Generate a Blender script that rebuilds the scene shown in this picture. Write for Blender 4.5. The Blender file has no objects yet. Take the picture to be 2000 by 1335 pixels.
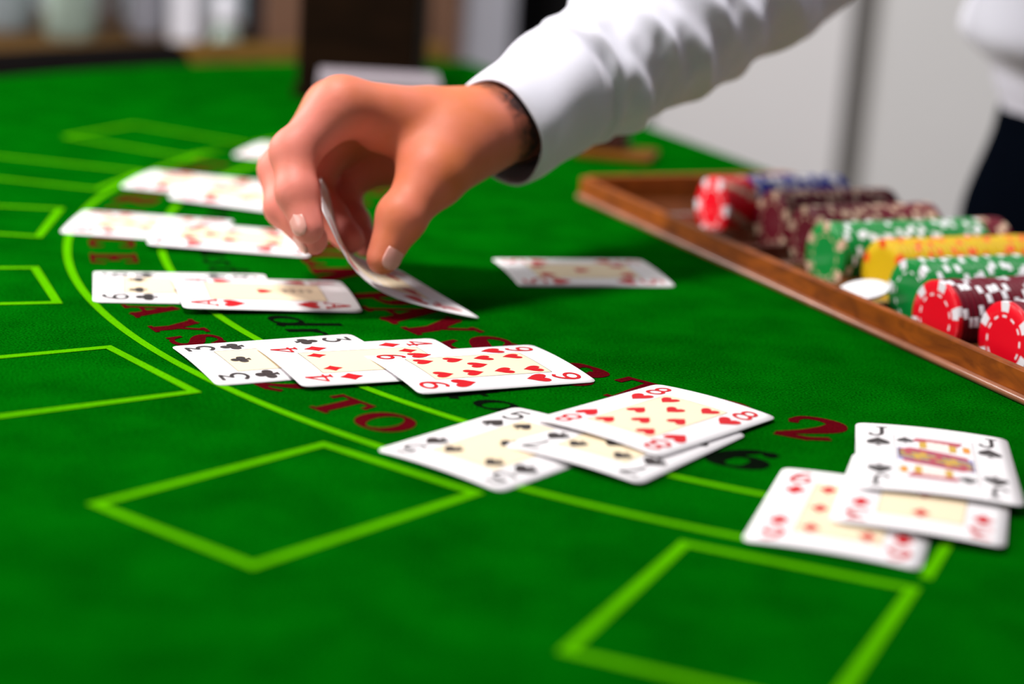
import bpy, bmesh, math, random
import numpy as np
from mathutils import Vector, Matrix, noise as mnoise

random.seed(7)
rng = np.random.default_rng(7)
SC = bpy.context.scene
COL = SC.collection

# ------------------------------------------------------------------ camera
# Recovered from the playing cards (63 x 88 mm): table top is z = 0, X right, Y away from the lens.
F_PX, PITCH, ROLL, CAM_H = 3826.6, 0.2666, 0.069, 0.24568
fw = Vector((0, math.cos(PITCH), -math.sin(PITCH)))
r0 = Vector((1, 0, 0)); u0 = Vector((0, math.sin(PITCH), math.cos(PITCH)))
cr = r0 * math.cos(ROLL) + u0 * math.sin(ROLL)
cu = -r0 * math.sin(ROLL) + u0 * math.cos(ROLL)
cam_d = bpy.data.cameras.new('camera')
cam = bpy.data.objects.new('camera', cam_d); COL.objects.link(cam)
cam.matrix_world = Matrix(((cr.x, cu.x, -fw.x, 0), (cr.y, cu.y, -fw.y, 0), (cr.z, cu.z, -fw.z, CAM_H), (0, 0, 0, 1)))
cam_d.sensor_width = 36.0
cam_d.lens = 36.0 * F_PX / 2000.0
cam_d.clip_start = 0.02
cam_d.dof.use_dof = True
cam_d.dof.focus_distance = 0.885
cam_d.dof.aperture_fstop = 3.7
SC.camera = cam

# ------------------------------------------------------------------ world, lights, exposure
w = bpy.data.worlds.new('world'); SC.world = w; w.use_nodes = True
w.node_tree.nodes['Background'].inputs[0].default_value = (0.66, 0.70, 1.0, 1)
w.node_tree.nodes['Background'].inputs[1].default_value = 0.10

def area(name, loc, target, sx, sy, power, color):
    l = bpy.data.lights.new(name, 'AREA'); l.shape = 'RECTANGLE'; l.size = sx; l.size_y = sy
    l.energy = power; l.color = color
    o = bpy.data.objects.new(name, l); COL.objects.link(o); o.location = loc
    o.rotation_euler = (Vector(target) - Vector(loc)).to_track_quat('-Z', 'Y').to_euler()
    return o
area('window_light', (-2.2, 2.1, 1.15), (-0.2, 1.3, 0.05), 1.4, 1.0, 88, (1.0, 0.97, 0.93))
area('ceiling_light', (-0.42, 0.80, 1.40), (-0.20, 1.90, 0.0), 0.28, 0.28, 50, (1.0, 0.97, 0.93))
area('player_side_fill', (-2.0, 0.15, 0.85), (0.1, 1.05, 0.05), 1.1, 0.9, 29, (1.0, 0.95, 0.94))  # added fill lamp on the players' side, brightens the hand and chip faces
area('room_light', (1.3, 2.2, 1.75), (1.0, 3.2, -0.2), 1.2, 0.6, 40, (0.96, 0.97, 1.0))
SC.view_settings.view_transform = 'Standard'
SC.view_settings.look = 'None'
SC.view_settings.gamma = 1.0
SC.view_settings.use_curve_mapping = False
SC.view_settings.exposure = -0.48

# ------------------------------------------------------------------ helpers
def ray(px, py):
    x = (px - 1000) / F_PX; y = -(py - 667.5) / F_PX
    return (cr * x + cu * y + fw)
def onz(px, py, z=0.0):
    d = ray(px, py); t = (z - CAM_H) / d.z
    return Vector((d.x * t, d.y * t, z))
def ony(px, py, Y):
    d = ray(px, py); t = Y / d.y
    return Vector((d.x * t, Y, CAM_H + d.z * t))

_M = {}
def mat(name, color, rough=0.5, metal=0.0, spec=0.5, var=0.0, vscale=30.0, bump=0.0, bscale=200.0,
        trans=0.0, sheen=0.0, coat=0.0, color2=None, emit=0.0, sss=0.0, ior=1.45, stretch=None):
    if name in _M: return _M[name]
    m = bpy.data.materials.new(name); m.use_nodes = True
    nt = m.node_tree; b = nt.nodes['Principled BSDF']
    b.inputs['Base Color'].default_value = (*color, 1)
    b.inputs['Roughness'].default_value = rough; b.inputs['Metallic'].default_value = metal
    b.inputs['Specular IOR Level'].default_value = spec
    b.inputs['Transmission Weight'].default_value = trans
    b.inputs['Sheen Weight'].default_value = sheen
    b.inputs['Coat Weight'].default_value = coat
    b.inputs['IOR'].default_value = ior
    if sss:
        b.inputs['Subsurface Weight'].default_value = sss
        b.inputs['Subsurface Radius'].default_value = (0.6, 0.2, 0.1)
        b.inputs['Subsurface Scale'].default_value = 0.006
    if emit:
        b.inputs['Emission Color'].default_value = (*color, 1); b.inputs['Emission Strength'].default_value = emit
    tc = None
    if var or bump:
        tc = nt.nodes.new('ShaderNodeTexCoord')
        mp = nt.nodes.new('ShaderNodeMapping'); nt.links.new(tc.outputs['Object'], mp.inputs[0])
        if stretch: mp.inputs['Scale'].default_value = stretch
    if var:
        n = nt.nodes.new('ShaderNodeTexNoise'); n.inputs['Scale'].default_value = vscale
        n.inputs['Detail'].default_value = 6; nt.links.new(mp.outputs[0], n.inputs['Vector'])
        r = nt.nodes.new('ShaderNodeValToRGB')
        c2 = color2 if color2 else tuple(c * (1 - var) for c in color)
        r.color_ramp.elements[0].position = 0.3; r.color_ramp.elements[1].position = 0.7
        r.color_ramp.elements[0].color = (*c2, 1); r.color_ramp.elements[1].color = (*color, 1)
        nt.links.new(n.outputs['Fac'], r.inputs[0]); nt.links.new(r.outputs[0], b.inputs['Base Color'])
    if bump:
        n2 = nt.nodes.new('ShaderNodeTexNoise'); n2.inputs['Scale'].default_value = bscale
        n2.inputs['Detail'].default_value = 4; nt.links.new(mp.outputs[0], n2.inputs['Vector'])
        bp = nt.nodes.new('ShaderNodeBump'); bp.inputs['Strength'].default_value = bump
        bp.inputs['Distance'].default_value = 0.001
        nt.links.new(n2.outputs['Fac'], bp.inputs['Height']); nt.links.new(bp.outputs[0], b.inputs['Normal'])
    _M[name] = m
    return m

def tag(o, label=None, cat=None, group=None, kind=None):
    if label: o['label'] = label
    if cat: o['category'] = cat
    if group: o['group'] = group
    if kind: o['kind'] = kind
    return o
def empty(name, loc=(0, 0, 0)):
    o = bpy.data.objects.new(name, None); COL.objects.link(o); o.location = loc; o.empty_display_size = 0.02
    return o
def link(name, me, parent=None, mats=None):
    o = bpy.data.objects.new(name, me); COL.objects.link(o)
    if mats:
        for m in (mats if isinstance(mats, (list, tuple)) else [mats]): me.materials.append(m)
    if parent is not None:
        o.parent = parent
        # vertices are given in world space: undo the parent's own transform
        o.matrix_parent_inverse = world_of(parent).inverted()
    return o
def world_of(o):
    m = o.matrix_basis.copy()
    if o.parent is not None: m = world_of(o.parent) @ o.matrix_parent_inverse @ m
    return m
def mesh(name, verts, faces, parent=None, mats=None, smooth=False):
    me = bpy.data.meshes.new(name); me.from_pydata([tuple(v) for v in verts], [], [tuple(f) for f in faces]); me.update()
    if smooth: me.polygons.foreach_set('use_smooth', [True] * len(me.polygons))
    return link(name, me, parent, mats)
class B:
    """collects shapes into one mesh"""
    def __init__(s): s.v = []; s.f = []
    def add(s, v, f):
        k = len(s.v); s.v += [tuple(p) for p in v]; s.f += [tuple(i + k for i in q) for q in f]; return s
    def box(s, lo, hi, M=None):
        p = [Vector((x, y, z)) for x in (lo[0], hi[0]) for y in (lo[1], hi[1]) for z in (lo[2], hi[2])]
        if M is not None: p = [M @ q for q in p]
        return s.add(p, [(0, 1, 3, 2), (4, 6, 7, 5), (0, 4, 5, 1), (2, 3, 7, 6), (0, 2, 6, 4), (1, 5, 7, 3)])
    def lathe(s, prof, c, seg=24, M=None):
        v = []; f = []
        for r, z in prof:
            for i in range(seg):
                a = 2 * math.pi * i / seg; q = Vector((r * math.cos(a), r * math.sin(a), z))
                if M is not None: q = M @ q
                v.append(q + Vector(c))
        n = len(prof)
        for j in range(n - 1):
            for i in range(seg):
                f.append((j * seg + i, j * seg + (i + 1) % seg, (j + 1) * seg + (i + 1) % seg, (j + 1) * seg + i))
        f.append(tuple(reversed(range(seg)))); f.append(tuple((n - 1) * seg + i for i in range(seg)))
        return s.add(v, f)
    def build(s, name, parent=None, mats=None, smooth=False, bevel=0.0, seg=2):
        o = mesh(name, s.v, s.f, parent, mats, smooth)
        bm = bmesh.new(); bm.from_mesh(o.data); bmesh.ops.recalc_face_normals(bm, faces=bm.faces)
        bm.to_mesh(o.data); bm.free()
        if bevel:
            md = o.modifiers.new('bevel', 'BEVEL'); md.width = bevel; md.segments = seg; md.limit_method = 'ANGLE'
        if smooth: shade_auto(o.data)
        return o
def shade_auto(me, ang=0.7):
    bm = bmesh.new(); bm.from_mesh(me)
    for e in bm.edges:
        e.smooth = not (len(e.link_faces) == 2 and e.calc_face_angle(0) > ang)
    for f in bm.faces: f.smooth = True
    bm.to_mesh(me); bm.free()

def strip(pts, width, closed=False):
    """flat ribbon in 2D along pts; returns verts2d, faces"""
    n = len(pts); v = []; f = []
    for i in range(n):
        a = Vector(pts[(i - 1) % n]) if (closed or i > 0) else None
        b = Vector(pts[i]); c = Vector(pts[(i + 1) % n]) if (closed or i < n - 1) else None
        d1 = (b - a).normalized() if a is not None else (c - b).normalized()
        d2 = (c - b).normalized() if c is not None else d1
        n1 = Vector((-d1.y, d1.x)); n2 = Vector((-d2.y, d2.x)); m = (n1 + n2)
        m = m.normalized() / max(0.35, m.normalized().dot(n1)) if m.length > 1e-6 else n1
        ww = (width[i] if isinstance(width, (list, tuple)) else width) / 2
        v += [b + m * ww, b - m * ww]
    for i in range(n - 1 + (1 if closed else 0)):
        j = (i + 1) % n; f.append((2 * i, 2 * i + 1, 2 * j + 1, 2 * j))
    return v, f

# ------------------------------------------------------------------ materials
M_white = mat('card_white', (0.78, 0.75, 0.77), 0.45, spec=0.3)
M_panel = mat('card_cream', (0.80, 0.66, 0.46), 0.5, spec=.25)
M_red = mat('card_red', (0.58, 0.005, 0.012), 0.5, spec=.25, var=0.25, vscale=1500)
M_black = mat('card_black', (0.020, 0.016, 0.016), 0.5, spec=.2, var=0.5, vscale=1500, color2=(0.06, 0.05, 0.05))
M_line = mat('card_line', (0.12, 0.09, 0.07), 0.5)
M_cardback = mat('card_back', (0.55, 0.42, 0.25), 0.4)

def felt_mat(name, col, col2, scale=900.0):
    m = bpy.data.materials.new(name); m.use_nodes = True; nt = m.node_tree; b = nt.nodes['Principled BSDF']
    tc = nt.nodes.new('ShaderNodeTexCoord')
    n = nt.nodes.new('ShaderNodeTexNoise'); n.inputs['Scale'].default_value = scale; n.inputs['Detail'].default_value = 3
    n3 = nt.nodes.new('ShaderNodeTexNoise'); n3.inputs['Scale'].default_value = 28; n3.inputs['Detail'].default_value = 5
    ad = nt.nodes.new('ShaderNodeMix'); ad.data_type = 'FLOAT'; ad.inputs[0].default_value = 0.3
    r = nt.nodes.new('ShaderNodeValToRGB')
    r.color_ramp.elements[0].position = 0.38; r.color_ramp.elements[1].position = 0.64
    r.color_ramp.elements[0].color = (*col2, 1); r.color_ramp.elements[1].color = (*col, 1)
    bp = nt.nodes.new('ShaderNodeBump'); bp.inputs['Strength'].default_value = 0.35; bp.inputs['Distance'].default_value = 0.0008
    nt.links.new(tc.outputs['Object'], n.inputs['Vector']); nt.links.new(tc.outputs['Object'], n3.inputs['Vector'])
    nt.links.new(n.outputs['Fac'], ad.inputs[2]); nt.links.new(n3.outputs['Fac'], ad.inputs[3])
    nt.links.new(ad.outputs[0], r.inputs[0]); nt.links.new(r.outputs[0], b.inputs['Base Color'])
    nt.links.new(n.outputs['Fac'], bp.inputs['Height']); nt.links.new(bp.outputs[0], b.inputs['Normal'])
    b.inputs['Roughness'].default_value = 0.95; b.inputs['Specular IOR Level'].default_value = 0.0
    return m
M_felt = felt_mat('felt_green', (0.0003, 0.112, 0.0014), (0.0001, 0.038, 0.0004))
M_lime = felt_mat('print_lime', (0.080, 0.38, 0.0004), (0.060, 0.29, 0.0003))
M_maroon = felt_mat('print_maroon', (0.090, 0.002, 0.005), (0.055, 0.001, 0.003))
M_ink = felt_mat('print_black', (0.003, 0.006, 0.003), (0.0015, 0.003, 0.0015))

def wood_mat(name, c1, c2, rough=0.35, scale=18.0, stretch=(1, 1, 1), coat=0.3, rot=0.0, spec=0.4):
    m = bpy.data.materials.new(name); m.use_nodes = True; nt = m.node_tree; b = nt.nodes['Principled BSDF']
    tc = nt.nodes.new('ShaderNodeTexCoord'); mp = nt.nodes.new('ShaderNodeMapping')
    mp.inputs['Scale'].default_value = stretch; mp.inputs['Rotation'].default_value = (0, 0, rot)
    n = nt.nodes.new('ShaderNodeTexNoise'); n.inputs['Scale'].default_value = scale; n.inputs['Detail'].default_value = 8
    n.inputs['Distortion'].default_value = 1.2
    r = nt.nodes.new('ShaderNodeValToRGB')
    r.color_ramp.elements[0].position = 0.32; r.color_ramp.elements[1].position = 0.68
    r.color_ramp.elements[0].color = (*c1, 1); r.color_ramp.elements[1].color = (*c2, 1)
    nt.links.new(tc.outputs['Object'], mp.inputs[0]); nt.links.new(mp.outputs[0], n.inputs['Vector'])
    nt.links.new(n.outputs['Fac'], r.inputs[0]); nt.links.new(r.outputs[0], b.inputs['Base Color'])
    b.inputs['Roughness'].default_value = rough; b.inputs['Coat Weight'].default_value = coat; b.inputs['Specular IOR Level'].default_value = spec
    b.inputs['Coat Roughness'].default_value = 0.15
    return m

# ------------------------------------------------------------------ glyphs
def cat(pts, n=8):
    """Catmull-Rom through pts"""
    P = [Vector(p) for p in pts]; P = [P[0] * 2 - P[1]] + P + [P[-1] * 2 - P[-2]]; out = []
    for i in range(1, len(P) - 2):
        for k in range(n):
            t = k / n; a, b, c, d = P[i - 1], P[i], P[i + 1], P[i + 2]
            out.append(0.5 * ((2 * b) + (c - a) * t + (2 * a - 5 * b + 4 * c - d) * t * t + (3 * b - 3 * c + d - a) * t ** 3))
    out.append(P[-2]); return out
def nib(pts, thick, thin):
    """widths for a stroke: thick where it runs up and down, thin where it runs sideways"""
    n = len(pts); wd = []
    for i in range(n):
        d = (Vector(pts[min(n - 1, i + 1)]) - Vector(pts[max(0, i - 1)])).normalized()
        wd.append(thin + (thick - thin) * abs(d.y) ** 1.4)
    return wd
def ell(cx, cy, rx, ry, a0=0, a1=360, n=28):
    return [Vector((cx + rx * math.cos(math.radians(a0 + (a1 - a0) * i / n)), cy + ry * math.sin(math.radians(a0 + (a1 - a0) * i / n)))) for i in range(n + 1)]
def dense(pts, step=0.12):
    out = []
    for a, b in zip(pts[:-1], pts[1:]):
        a = Vector(a); b = Vector(b); k = max(1, int((b - a).length / step))
        out += [a.lerp(b, i / k) for i in range(k)]
    out.append(Vector(pts[-1])); return out
def glyph(ch, T=0.28, t=0.095):
    """strokes (points, widths) of one character, cap height 1; returns strokes and width"""
    S = []
    def L(pts, wd): p = dense(pts); S.append((p, [wd] * len(p)))
    def C(pts, th=T, tn=t, n=8): p = cat(pts, n); S.append((p, nib(p, th, tn)))
    def serif(x, y, hw=0.22): L([(x - hw, y), (x + hw, y)], t)
    h = t / 2
    if ch == 'I': L([(.25, 0), (.25, 1)], T); serif(.25, h); serif(.25, 1 - h); return S, .5
    if ch == '1': L([(.25, 0), (.25, 1)], T); serif(.25, h); L([(.25, .95), (.03, .78)], t * 1.3); return S, .5
    if ch == 'L': L([(.22, 0), (.22, 1)], T); serif(.22, 1 - h, .2); L([(.0, h), (.72, h)], t); L([(.70, 0), (.74, .3)], t); return S, .78
    if ch == 'T':
        L([(.45, 0), (.45, 1)], T); serif(.45, h); L([(.02, 1 - h), (.88, 1 - h)], t)
        L([(.06, 1), (.02, .70)], t * 1.3); L([(.84, 1), (.88, .70)], t * 1.3); return S, .9
    if ch == 'E':
        L([(.22, 0), (.22, 1)], T); L([(0, h), (.74, h)], t); L([(0, 1 - h), (.72, 1 - h)], t); L([(.22, .5), (.55, .5)], t)
        L([(.70, 0), (.76, .3)], t * 1.2); L([(.70, 1), (.74, .72)], t * 1.2); L([(.55, .36), (.55, .64)], t); return S, .8
    if ch == 'O': S.append((ell(.48, .5, .40, .46, 0, 360, 36), None)); p = S.pop()[0]; S.append((p, nib(p, T, t))); return S, .96
    if ch == 'C':
        p = ell(.48, .5, .38, .46, 48, 312, 28); S.append((p, nib(p, T, t))); L([(.80, .68), (.84, 1)], t); L([(.80, .32), (.86, .02)], t); return S, .9
    if ch == 'U':
        C([(.22, 1), (.22, .4), (.27, .12), (.47, .04), (.68, .13), (.74, .4), (.74, 1)]); serif(.22, 1 - h, .2); serif(.74, 1 - h, .18); return S, .95
    if ch == 'N':
        L([(.16, 0), (.16, 1)], t * 1.1); L([(.82, 0), (.82, 1)], t * 1.1); L([(.16, .98), (.80, .03)], T); serif(.16, h, .15); serif(.82, 1 - h, .15); return S, .98
    if ch == 'A':
        L([(.13, .02), (.46, .98)], t * 1.1); L([(.44, 1.0), (.80, .0)], T); L([(.24, .32), (.62, .32)], t); serif(.13, h, .14); serif(.80, h, .2); return S, 1.0
    if ch == 'Y':
        L([(.46, 0), (.46, .46)], T); L([(.46, .42), (.16, 1)], T * .95); L([(.47, .42), (.80, 1)], t * 1.2); serif(.46, h); serif(.16, 1 - h, .18); serif(.80, 1 - h, .15); return S, .95
    if ch == 'P':
        L([(.22, 0), (.22, 1)], T); serif(.22, h, .2); C([(.05, .957), (.45, .957), (.70, .87), (.72, .70), (.66, .53), (.45, .46), (.22, .46)]); return S, .82
    if ch == 'R':
        L([(.22, 0), (.22, 1)], T); serif(.22, h, .2); C([(.05, .957), (.45, .957), (.68, .87), (.70, .72), (.62, .55), (.45, .48), (.22, .48)]); L([(.42, .48), (.78, .02)], T * .9); serif(.82, h, .1); return S, .95
    if ch == 'B':
        L([(.22, 0), (.22, 1)], T); C([(.02, .957), (.42, .957), (.64, .87), (.64, .66), (.42, .53), (.22, .53)]); C([(.42, .53), (.70, .44), (.74, .24), (.62, .07), (.35, .043), (.02, .043)]); return S, .85
    if ch == 'K':
        L([(.22, 0), (.22, 1)], T); serif(.22, h, .2); serif(.22, 1 - h, .2); L([(.24, .38), (.76, .97)], t * 1.2); L([(.42, .58), (.80, .02)], T); serif(.80, h, .16); serif(.74, 1 - h, .14); return S, 1.0
    if ch == 'J':
        C([(.42, 1), (.42, .5), (.41, .2), (.30, .05), (.12, .08), (.08, .22)]); serif(.42, 1 - h, .2); return S, .65
    if ch == 'S':
        L([(.62, .98), (.67, .68)], t); L([(.10, .02), (.06, .34)], t)
        p = cat([(.64, .78), (.52, .93), (.34, .955), (.17, .86), (.16, .70), (.30, .57), (.52, .44), (.62, .28), (.55, .10), (.36, .045), (.18, .10), (.08, .26)])
        n = len(p); S.append((p, [t + (T * 1.05 - t) * math.exp(-((i / n - .5) / .2) ** 2) for i in range(n)])); return S, .72
    if ch == '2':
        p = cat([(.08, .70), (.16, .90), (.36, .955), (.58, .86), (.60, .66), (.44, .44), (.22, .22), (.08, .09)]); n = len(p)
        S.append((p, [t * 1.2 + (T - t) * math.exp(-((i / n - .55) / .2) ** 2) for i in range(n)])); L([(.05, .07), (.45, .07)], T * .55); L([(.40, .06), (.66, .20)], t * 1.3)
        L([(.05, .70), (.17, .72)], T * .6); return S, .7
    if ch == '3':
        p = cat([(.08, .74), (.18, .92), (.36, .955), (.54, .86), (.54, .68), (.40, .55), (.28, .52)]); S.append((p, nib(p, T, t)))
        p = cat([(.28, .52), (.50, .48), (.64, .32), (.56, .12), (.34, .045), (.14, .10), (.06, .26)]); S.append((p, nib(p, T, t))); return S, .7
    if ch == '6':
        p = ell(.36, .32, .27, .27, 0, 360, 30); S.append((p, nib(p, T, t))); C([(.62, .84), (.50, .95), (.33, .88), (.16, .64), (.10, .36)], T, t); L([(.56, .80), (.66, .86)], T * .5); return S, .72
    # lower-case italic print
    if ch == 'd': p = ell(.24, .26, .18, .22); S.append((p, nib(p, .13, .05))); L([(.46, 1.0), (.42, .1), (.50, .03)], .12); return S, .56
    if ch == 'a': p = ell(.24, .26, .18, .22); S.append((p, nib(p, .13, .05))); L([(.43, .5), (.42, .1), (.52, .03)], .12); return S, .58
    if ch == 'l': L([(.14, 1.0), (.12, .1), (.22, .03)], .12); return S, .26
    if ch == 'e': C([(.08, .26), (.36, .30), (.34, .46), (.2, .48), (.07, .26), (.16, .05), (.38, .10)], .12, .05); return S, .46
    if ch == 'r': L([(.12, .5), (.12, 0)], .12); C([(.12, .32), (.24, .48), (.36, .46)], .1, .06); return S, .40
    if ch == 'm':
        L([(.10, .5), (.10, 0)], .11); C([(.10, .34), (.24, .49), (.32, .36), (.32, 0)], .11, .05); C([(.32, .34), (.48, .49), (.56, .36), (.56, .06), (.64, .03)], .11, .05); return S, .72
    if ch == 'u': C([(.10, .5), (.10, .16), (.20, .03), (.36, .16)], .11, .05); L([(.38, .5), (.38, .08), (.48, .03)], .11); return S, .54
    if ch == 's': C([(.34, .42), (.2, .49), (.1, .38), (.3, .18), (.22, .03), (.05, .08)], .10, .08); return S, .42
    if ch == 't': L([(.16, .8), (.14, .1), (.26, .03)], .11); L([(.02, .5), (.30, .5)], .06); return S, .34
    if ch == 'w': L([(.06, .5), (.18, .02)], .11); L([(.18, .02), (.32, .46)], .06); L([(.32, .46), (.44, .02)], .11); L([(.44, .02), (.58, .5)], .06); return S, .66
    if ch == 'o': p = ell(.24, .26, .18, .22); S.append((p, nib(p, .12, .05))); return S, .5
    if ch == 'n': L([(.10, .5), (.10, 0)], .11); C([(.10, .34), (.26, .49), (.38, .36), (.38, .06), (.48, .03)], .11, .05); return S, .54
    return S, .5
def card_glyph(ch):
    """thin index figures of the playing cards, height 1"""
    S = []; t = .135
    def L(pts, wd=t): p = dense(pts); S.append((p, [wd] * len(p)))
    def C(pts, wd=t): p = cat(pts, 7); S.append((p, [wd] * len(p)))
    if ch == '3': L([(.08, .94), (.60, .94)]); L([(.60, .95), (.28, .56)], .09); C([(.28, .58), (.52, .54), (.64, .34), (.54, .12), (.32, .05), (.12, .14), (.08, .24)])
    elif ch == '4': L([(.50, 0), (.50, .96)]); L([(.50, .95), (.04, .30)], .09); L([(.02, .29), (.70, .29)], .09); L([(.36, .04), (.66, .04)], .08)
    elif ch == '5': L([(.14, .94), (.58, .94)]); L([(.15, .94), (.11, .52)], .09); C([(.11, .52), (.34, .62), (.58, .50), (.62, .28), (.50, .09), (.28, .05), (.08, .16)])
    elif ch == '6': S.append((ell(.35, .30, .26, .25), [t] * 29)); C([(.58, .88), (.42, .95), (.22, .78), (.10, .46), (.09, .30)])
    elif ch == '9': S.append((ell(.35, .70, .26, .25), [t] * 29)); C([(.12, .12), (.28, .05), (.48, .22), (.60, .54), (.61, .70)])
    elif ch == '7': L([(.06, .94), (.64, .94)]); C([(.63, .94), (.42, .60), (.30, .30), (.26, 0)], .13); L([(.07, .96), (.07, .80)], .08)
    elif ch == '8': S.append((ell(.35, .73, .21, .22), [t] * 29)); S.append((ell(.35, .28, .27, .24), [t] * 29))
    elif ch == 'A': L([(.08, .02), (.36, .97)], .08); L([(.35, .98), (.64, .02)], .14); L([(.18, .33), (.54, .33)], .08); L([(-.02, .03), (.2, .03)], .07); L([(.5, .03), (.76, .03)], .07)
    elif ch == 'J': C([(.48, .96), (.48, .5), (.46, .2), (.34, .05), (.16, .08), (.10, .26)], .13); L([(.30, .96), (.66, .96)], .08)
    elif ch == '2': C([(.10, .74), (.2, .92), (.38, .95), (.56, .82), (.50, .58), (.26, .28), (.08, .06)]); L([(.06, .06), (.64, .06)])
    elif ch == '1': L([(.35, 0), (.35, .97)]); L([(.35, .95), (.15, .8)], .09)
    return S, .70
def suit_poly(s):
    """outlines (list of polygons) of a pip about the origin, height 1, upright"""
    if s == 'D': return [[(0, .5), (.20, .2), (.40, 0), (.20, -.2), (0, -.5), (-.20, -.2), (-.40, 0), (-.20, .2)]]
    if s in 'HS':
        h = [(0, -.5), (.12, -.34), (.32, -.10), (.43, .12), (.44, .30), (.36, .44), (.24, .48), (.12, .44), (.03, .33), (0, .22)]
        pts = h + [(-x, y) for x, y in reversed(h[1:-1])]
        if s == 'H': return [pts]
        sp = [(x, -y * .86 + .09) for x, y in reversed(pts)]
        return [sp, [(-.03, -.20), (-.06, -.40), (-.17, -.5), (.17, -.5), (.06, -.40), (.03, -.20)]]
    if s == 'C':
        def ci(cx, cy, r): return [(cx + r * math.cos(2 * math.pi * k / 18), cy + r * math.sin(2 * math.pi * k / 18)) for k in range(18)]
        return [ci(0, .25, .23), ci(-.25, -.10, .23), ci(.25, -.10, .23), [(-.05, .08), (-.06, -.3), (-.16, -.5), (.16, -.5), (.06, -.3), (.05, .08)]]

# ------------------------------------------------------------------ the room
FLOOR_Z = -0.92
M_wall = mat('wall_white', (0.72, 0.70, 0.70), 0.8, var=0.05, vscale=2)
M_wallr = mat('wall_grey', (0.66, 0.65, 0.64), 0.8, var=0.05, vscale=2)
M_floor = wood_mat('floor_wood', (0.10, 0.055, 0.03), (0.18, 0.10, 0.06), 0.4, 4, (1, 8, 1))
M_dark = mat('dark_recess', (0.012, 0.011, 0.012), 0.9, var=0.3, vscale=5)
M_brownpost = wood_mat('post_wood', (0.10, 0.045, 0.022), (0.17, 0.085, 0.05), 0.45, 6, (6, 6, 1))
M_trim = mat('trim_grey', (0.22, 0.21, 0.20), 0.6, var=0.1, vscale=8)
tag(B().box((-3.0, -1.6, FLOOR_Z - .06), (3.4, 4.0, FLOOR_Z)).build('floor', None, M_floor), kind='structure')
def back_x(px, Y, py=60): return ony(px, py, Y).x
YB = 3.4
# the white wall behind the dealer, a dark doorway beside it
xw0 = back_x(1280, YB, 150); xs0 = back_x(1655, YB, 200); xs1 = back_x(1692, YB, 200)
tag(B().box((xw0, YB, FLOOR_Z), (xs0 - .01, YB + .1, 1.7)).build('wall_back', None, M_wall), kind='structure')
tag(B().box((xs0 - .01, YB + .05, FLOOR_Z), (xs1 + .01, YB + .1, 1.7)).build('trim_1', None, M_trim), kind='structure')
tag(B().box((xs1 + .01, YB - .02, FLOOR_Z), (3.3, YB + .1, 1.7)).build('wall_right', None, M_wallr), kind='structure')
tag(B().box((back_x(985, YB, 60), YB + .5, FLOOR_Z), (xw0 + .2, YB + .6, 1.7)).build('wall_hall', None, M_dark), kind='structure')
M_door = mat('door_white', (0.50, 0.50, 0.56), 0.6, var=0.06, vscale=3)
d1 = tag(B().box((back_x(900, YB, 60), YB - .02, FLOOR_Z), (back_x(1000, YB, 60), YB + .08, 1.7)).build('door_1', None, M_door), kind='structure')
M_walll = mat('wall_bluegrey', (0.30, 0.335, 0.36), 0.8, color2=(0.20, 0.23, 0.25), var=0.3, vscale=3, stretch=(2, 1, .4))
tag(B().box((-3.0, YB, FLOOR_Z), (back_x(752, YB, 60), YB + .1, 1.7)).build('wall_left', None, M_walll), kind='structure')
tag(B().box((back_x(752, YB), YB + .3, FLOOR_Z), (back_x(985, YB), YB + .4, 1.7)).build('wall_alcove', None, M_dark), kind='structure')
# timber posts of the alcove
for nm, a, b_, m in (('trim_2', 748, 800, mat('post_pale', (0.24, 0.17, 0.18), 0.6, var=0.2, vscale=8)), ('trim_3', 832, 902, M_brownpost)):
    tag(B().box((back_x(a, YB - .1), YB - .1, FLOOR_Z), (back_x(b_, YB - .1), YB + .1, 1.7)).build(nm, None, m, bevel=.01), kind='structure')

# sideboard with glassware far behind the table
YS = 2.42
zs = ony(300, 108, YS).z
M_side = wood_mat('sideboard_wood', (0.05, 0.023, 0.004), (0.10, 0.048, 0.007), 0.6, 7, (1, 6, 6), 0, 0, .1)
M_sidef = mat('sideboard_front_shaded', (0.008, 0.005, 0.004), 0.8, spec=.1, var=0.3, vscale=8)  # shade on the front is put into this near-black colour
sb = tag(empty('sideboard', (-.75, YS + .2, FLOOR_Z)), 'long wooden sideboard with its front coloured as in shade standing behind the table', 'sideboard')
xa, xb = -1.5, back_x(640, YS, 100)
B().box((xa, YS - .02, zs - .045), (xb, YS + .42, zs)).build('top', sb, M_side, bevel=.008)
B().box((xa + .03, YS + .03, FLOOR_Z + .08), (xb - .03, YS + .40, zs - .045)).build('body', sb, M_sidef)
for k in range(3):
    wdt = (xb - xa - .08) / 3; x0 = xa + .04 + k * wdt
    d = B().box((x0 + .01, YS + .005, FLOOR_Z + .12), (x0 + wdt - .01, YS + .03, zs - .07)).build('door', sb, M_sidef, bevel=.004)
    B().lathe([(.006, 0), (.012, .006), (.012, .016), (.004, .02)], (x0 + wdt - .06, YS + .005, zs - .3), 14, Matrix.Rotation(math.radians(90), 3, 'X')).build('knob', d, mat('brass', (.5, .35, .12), .3, metal=1), True)
for sx in (xa + .08, xb - .08):
    for sy in (YS + .06, YS + .36):
        B().box((sx - .025, sy - .025, FLOOR_Z), (sx + .025, sy + .025, FLOOR_Z + .08)).build('foot', sb, M_sidef)
M_gl1 = mat('glass_pale_blue', (0.50, 0.58, 0.62), 0.25, trans=0.25, var=0.35, vscale=14)
M_gl2 = mat('glass_pale_green', (0.48, 0.60, 0.52), 0.25, trans=0.25, var=0.35, vscale=14)
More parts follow.
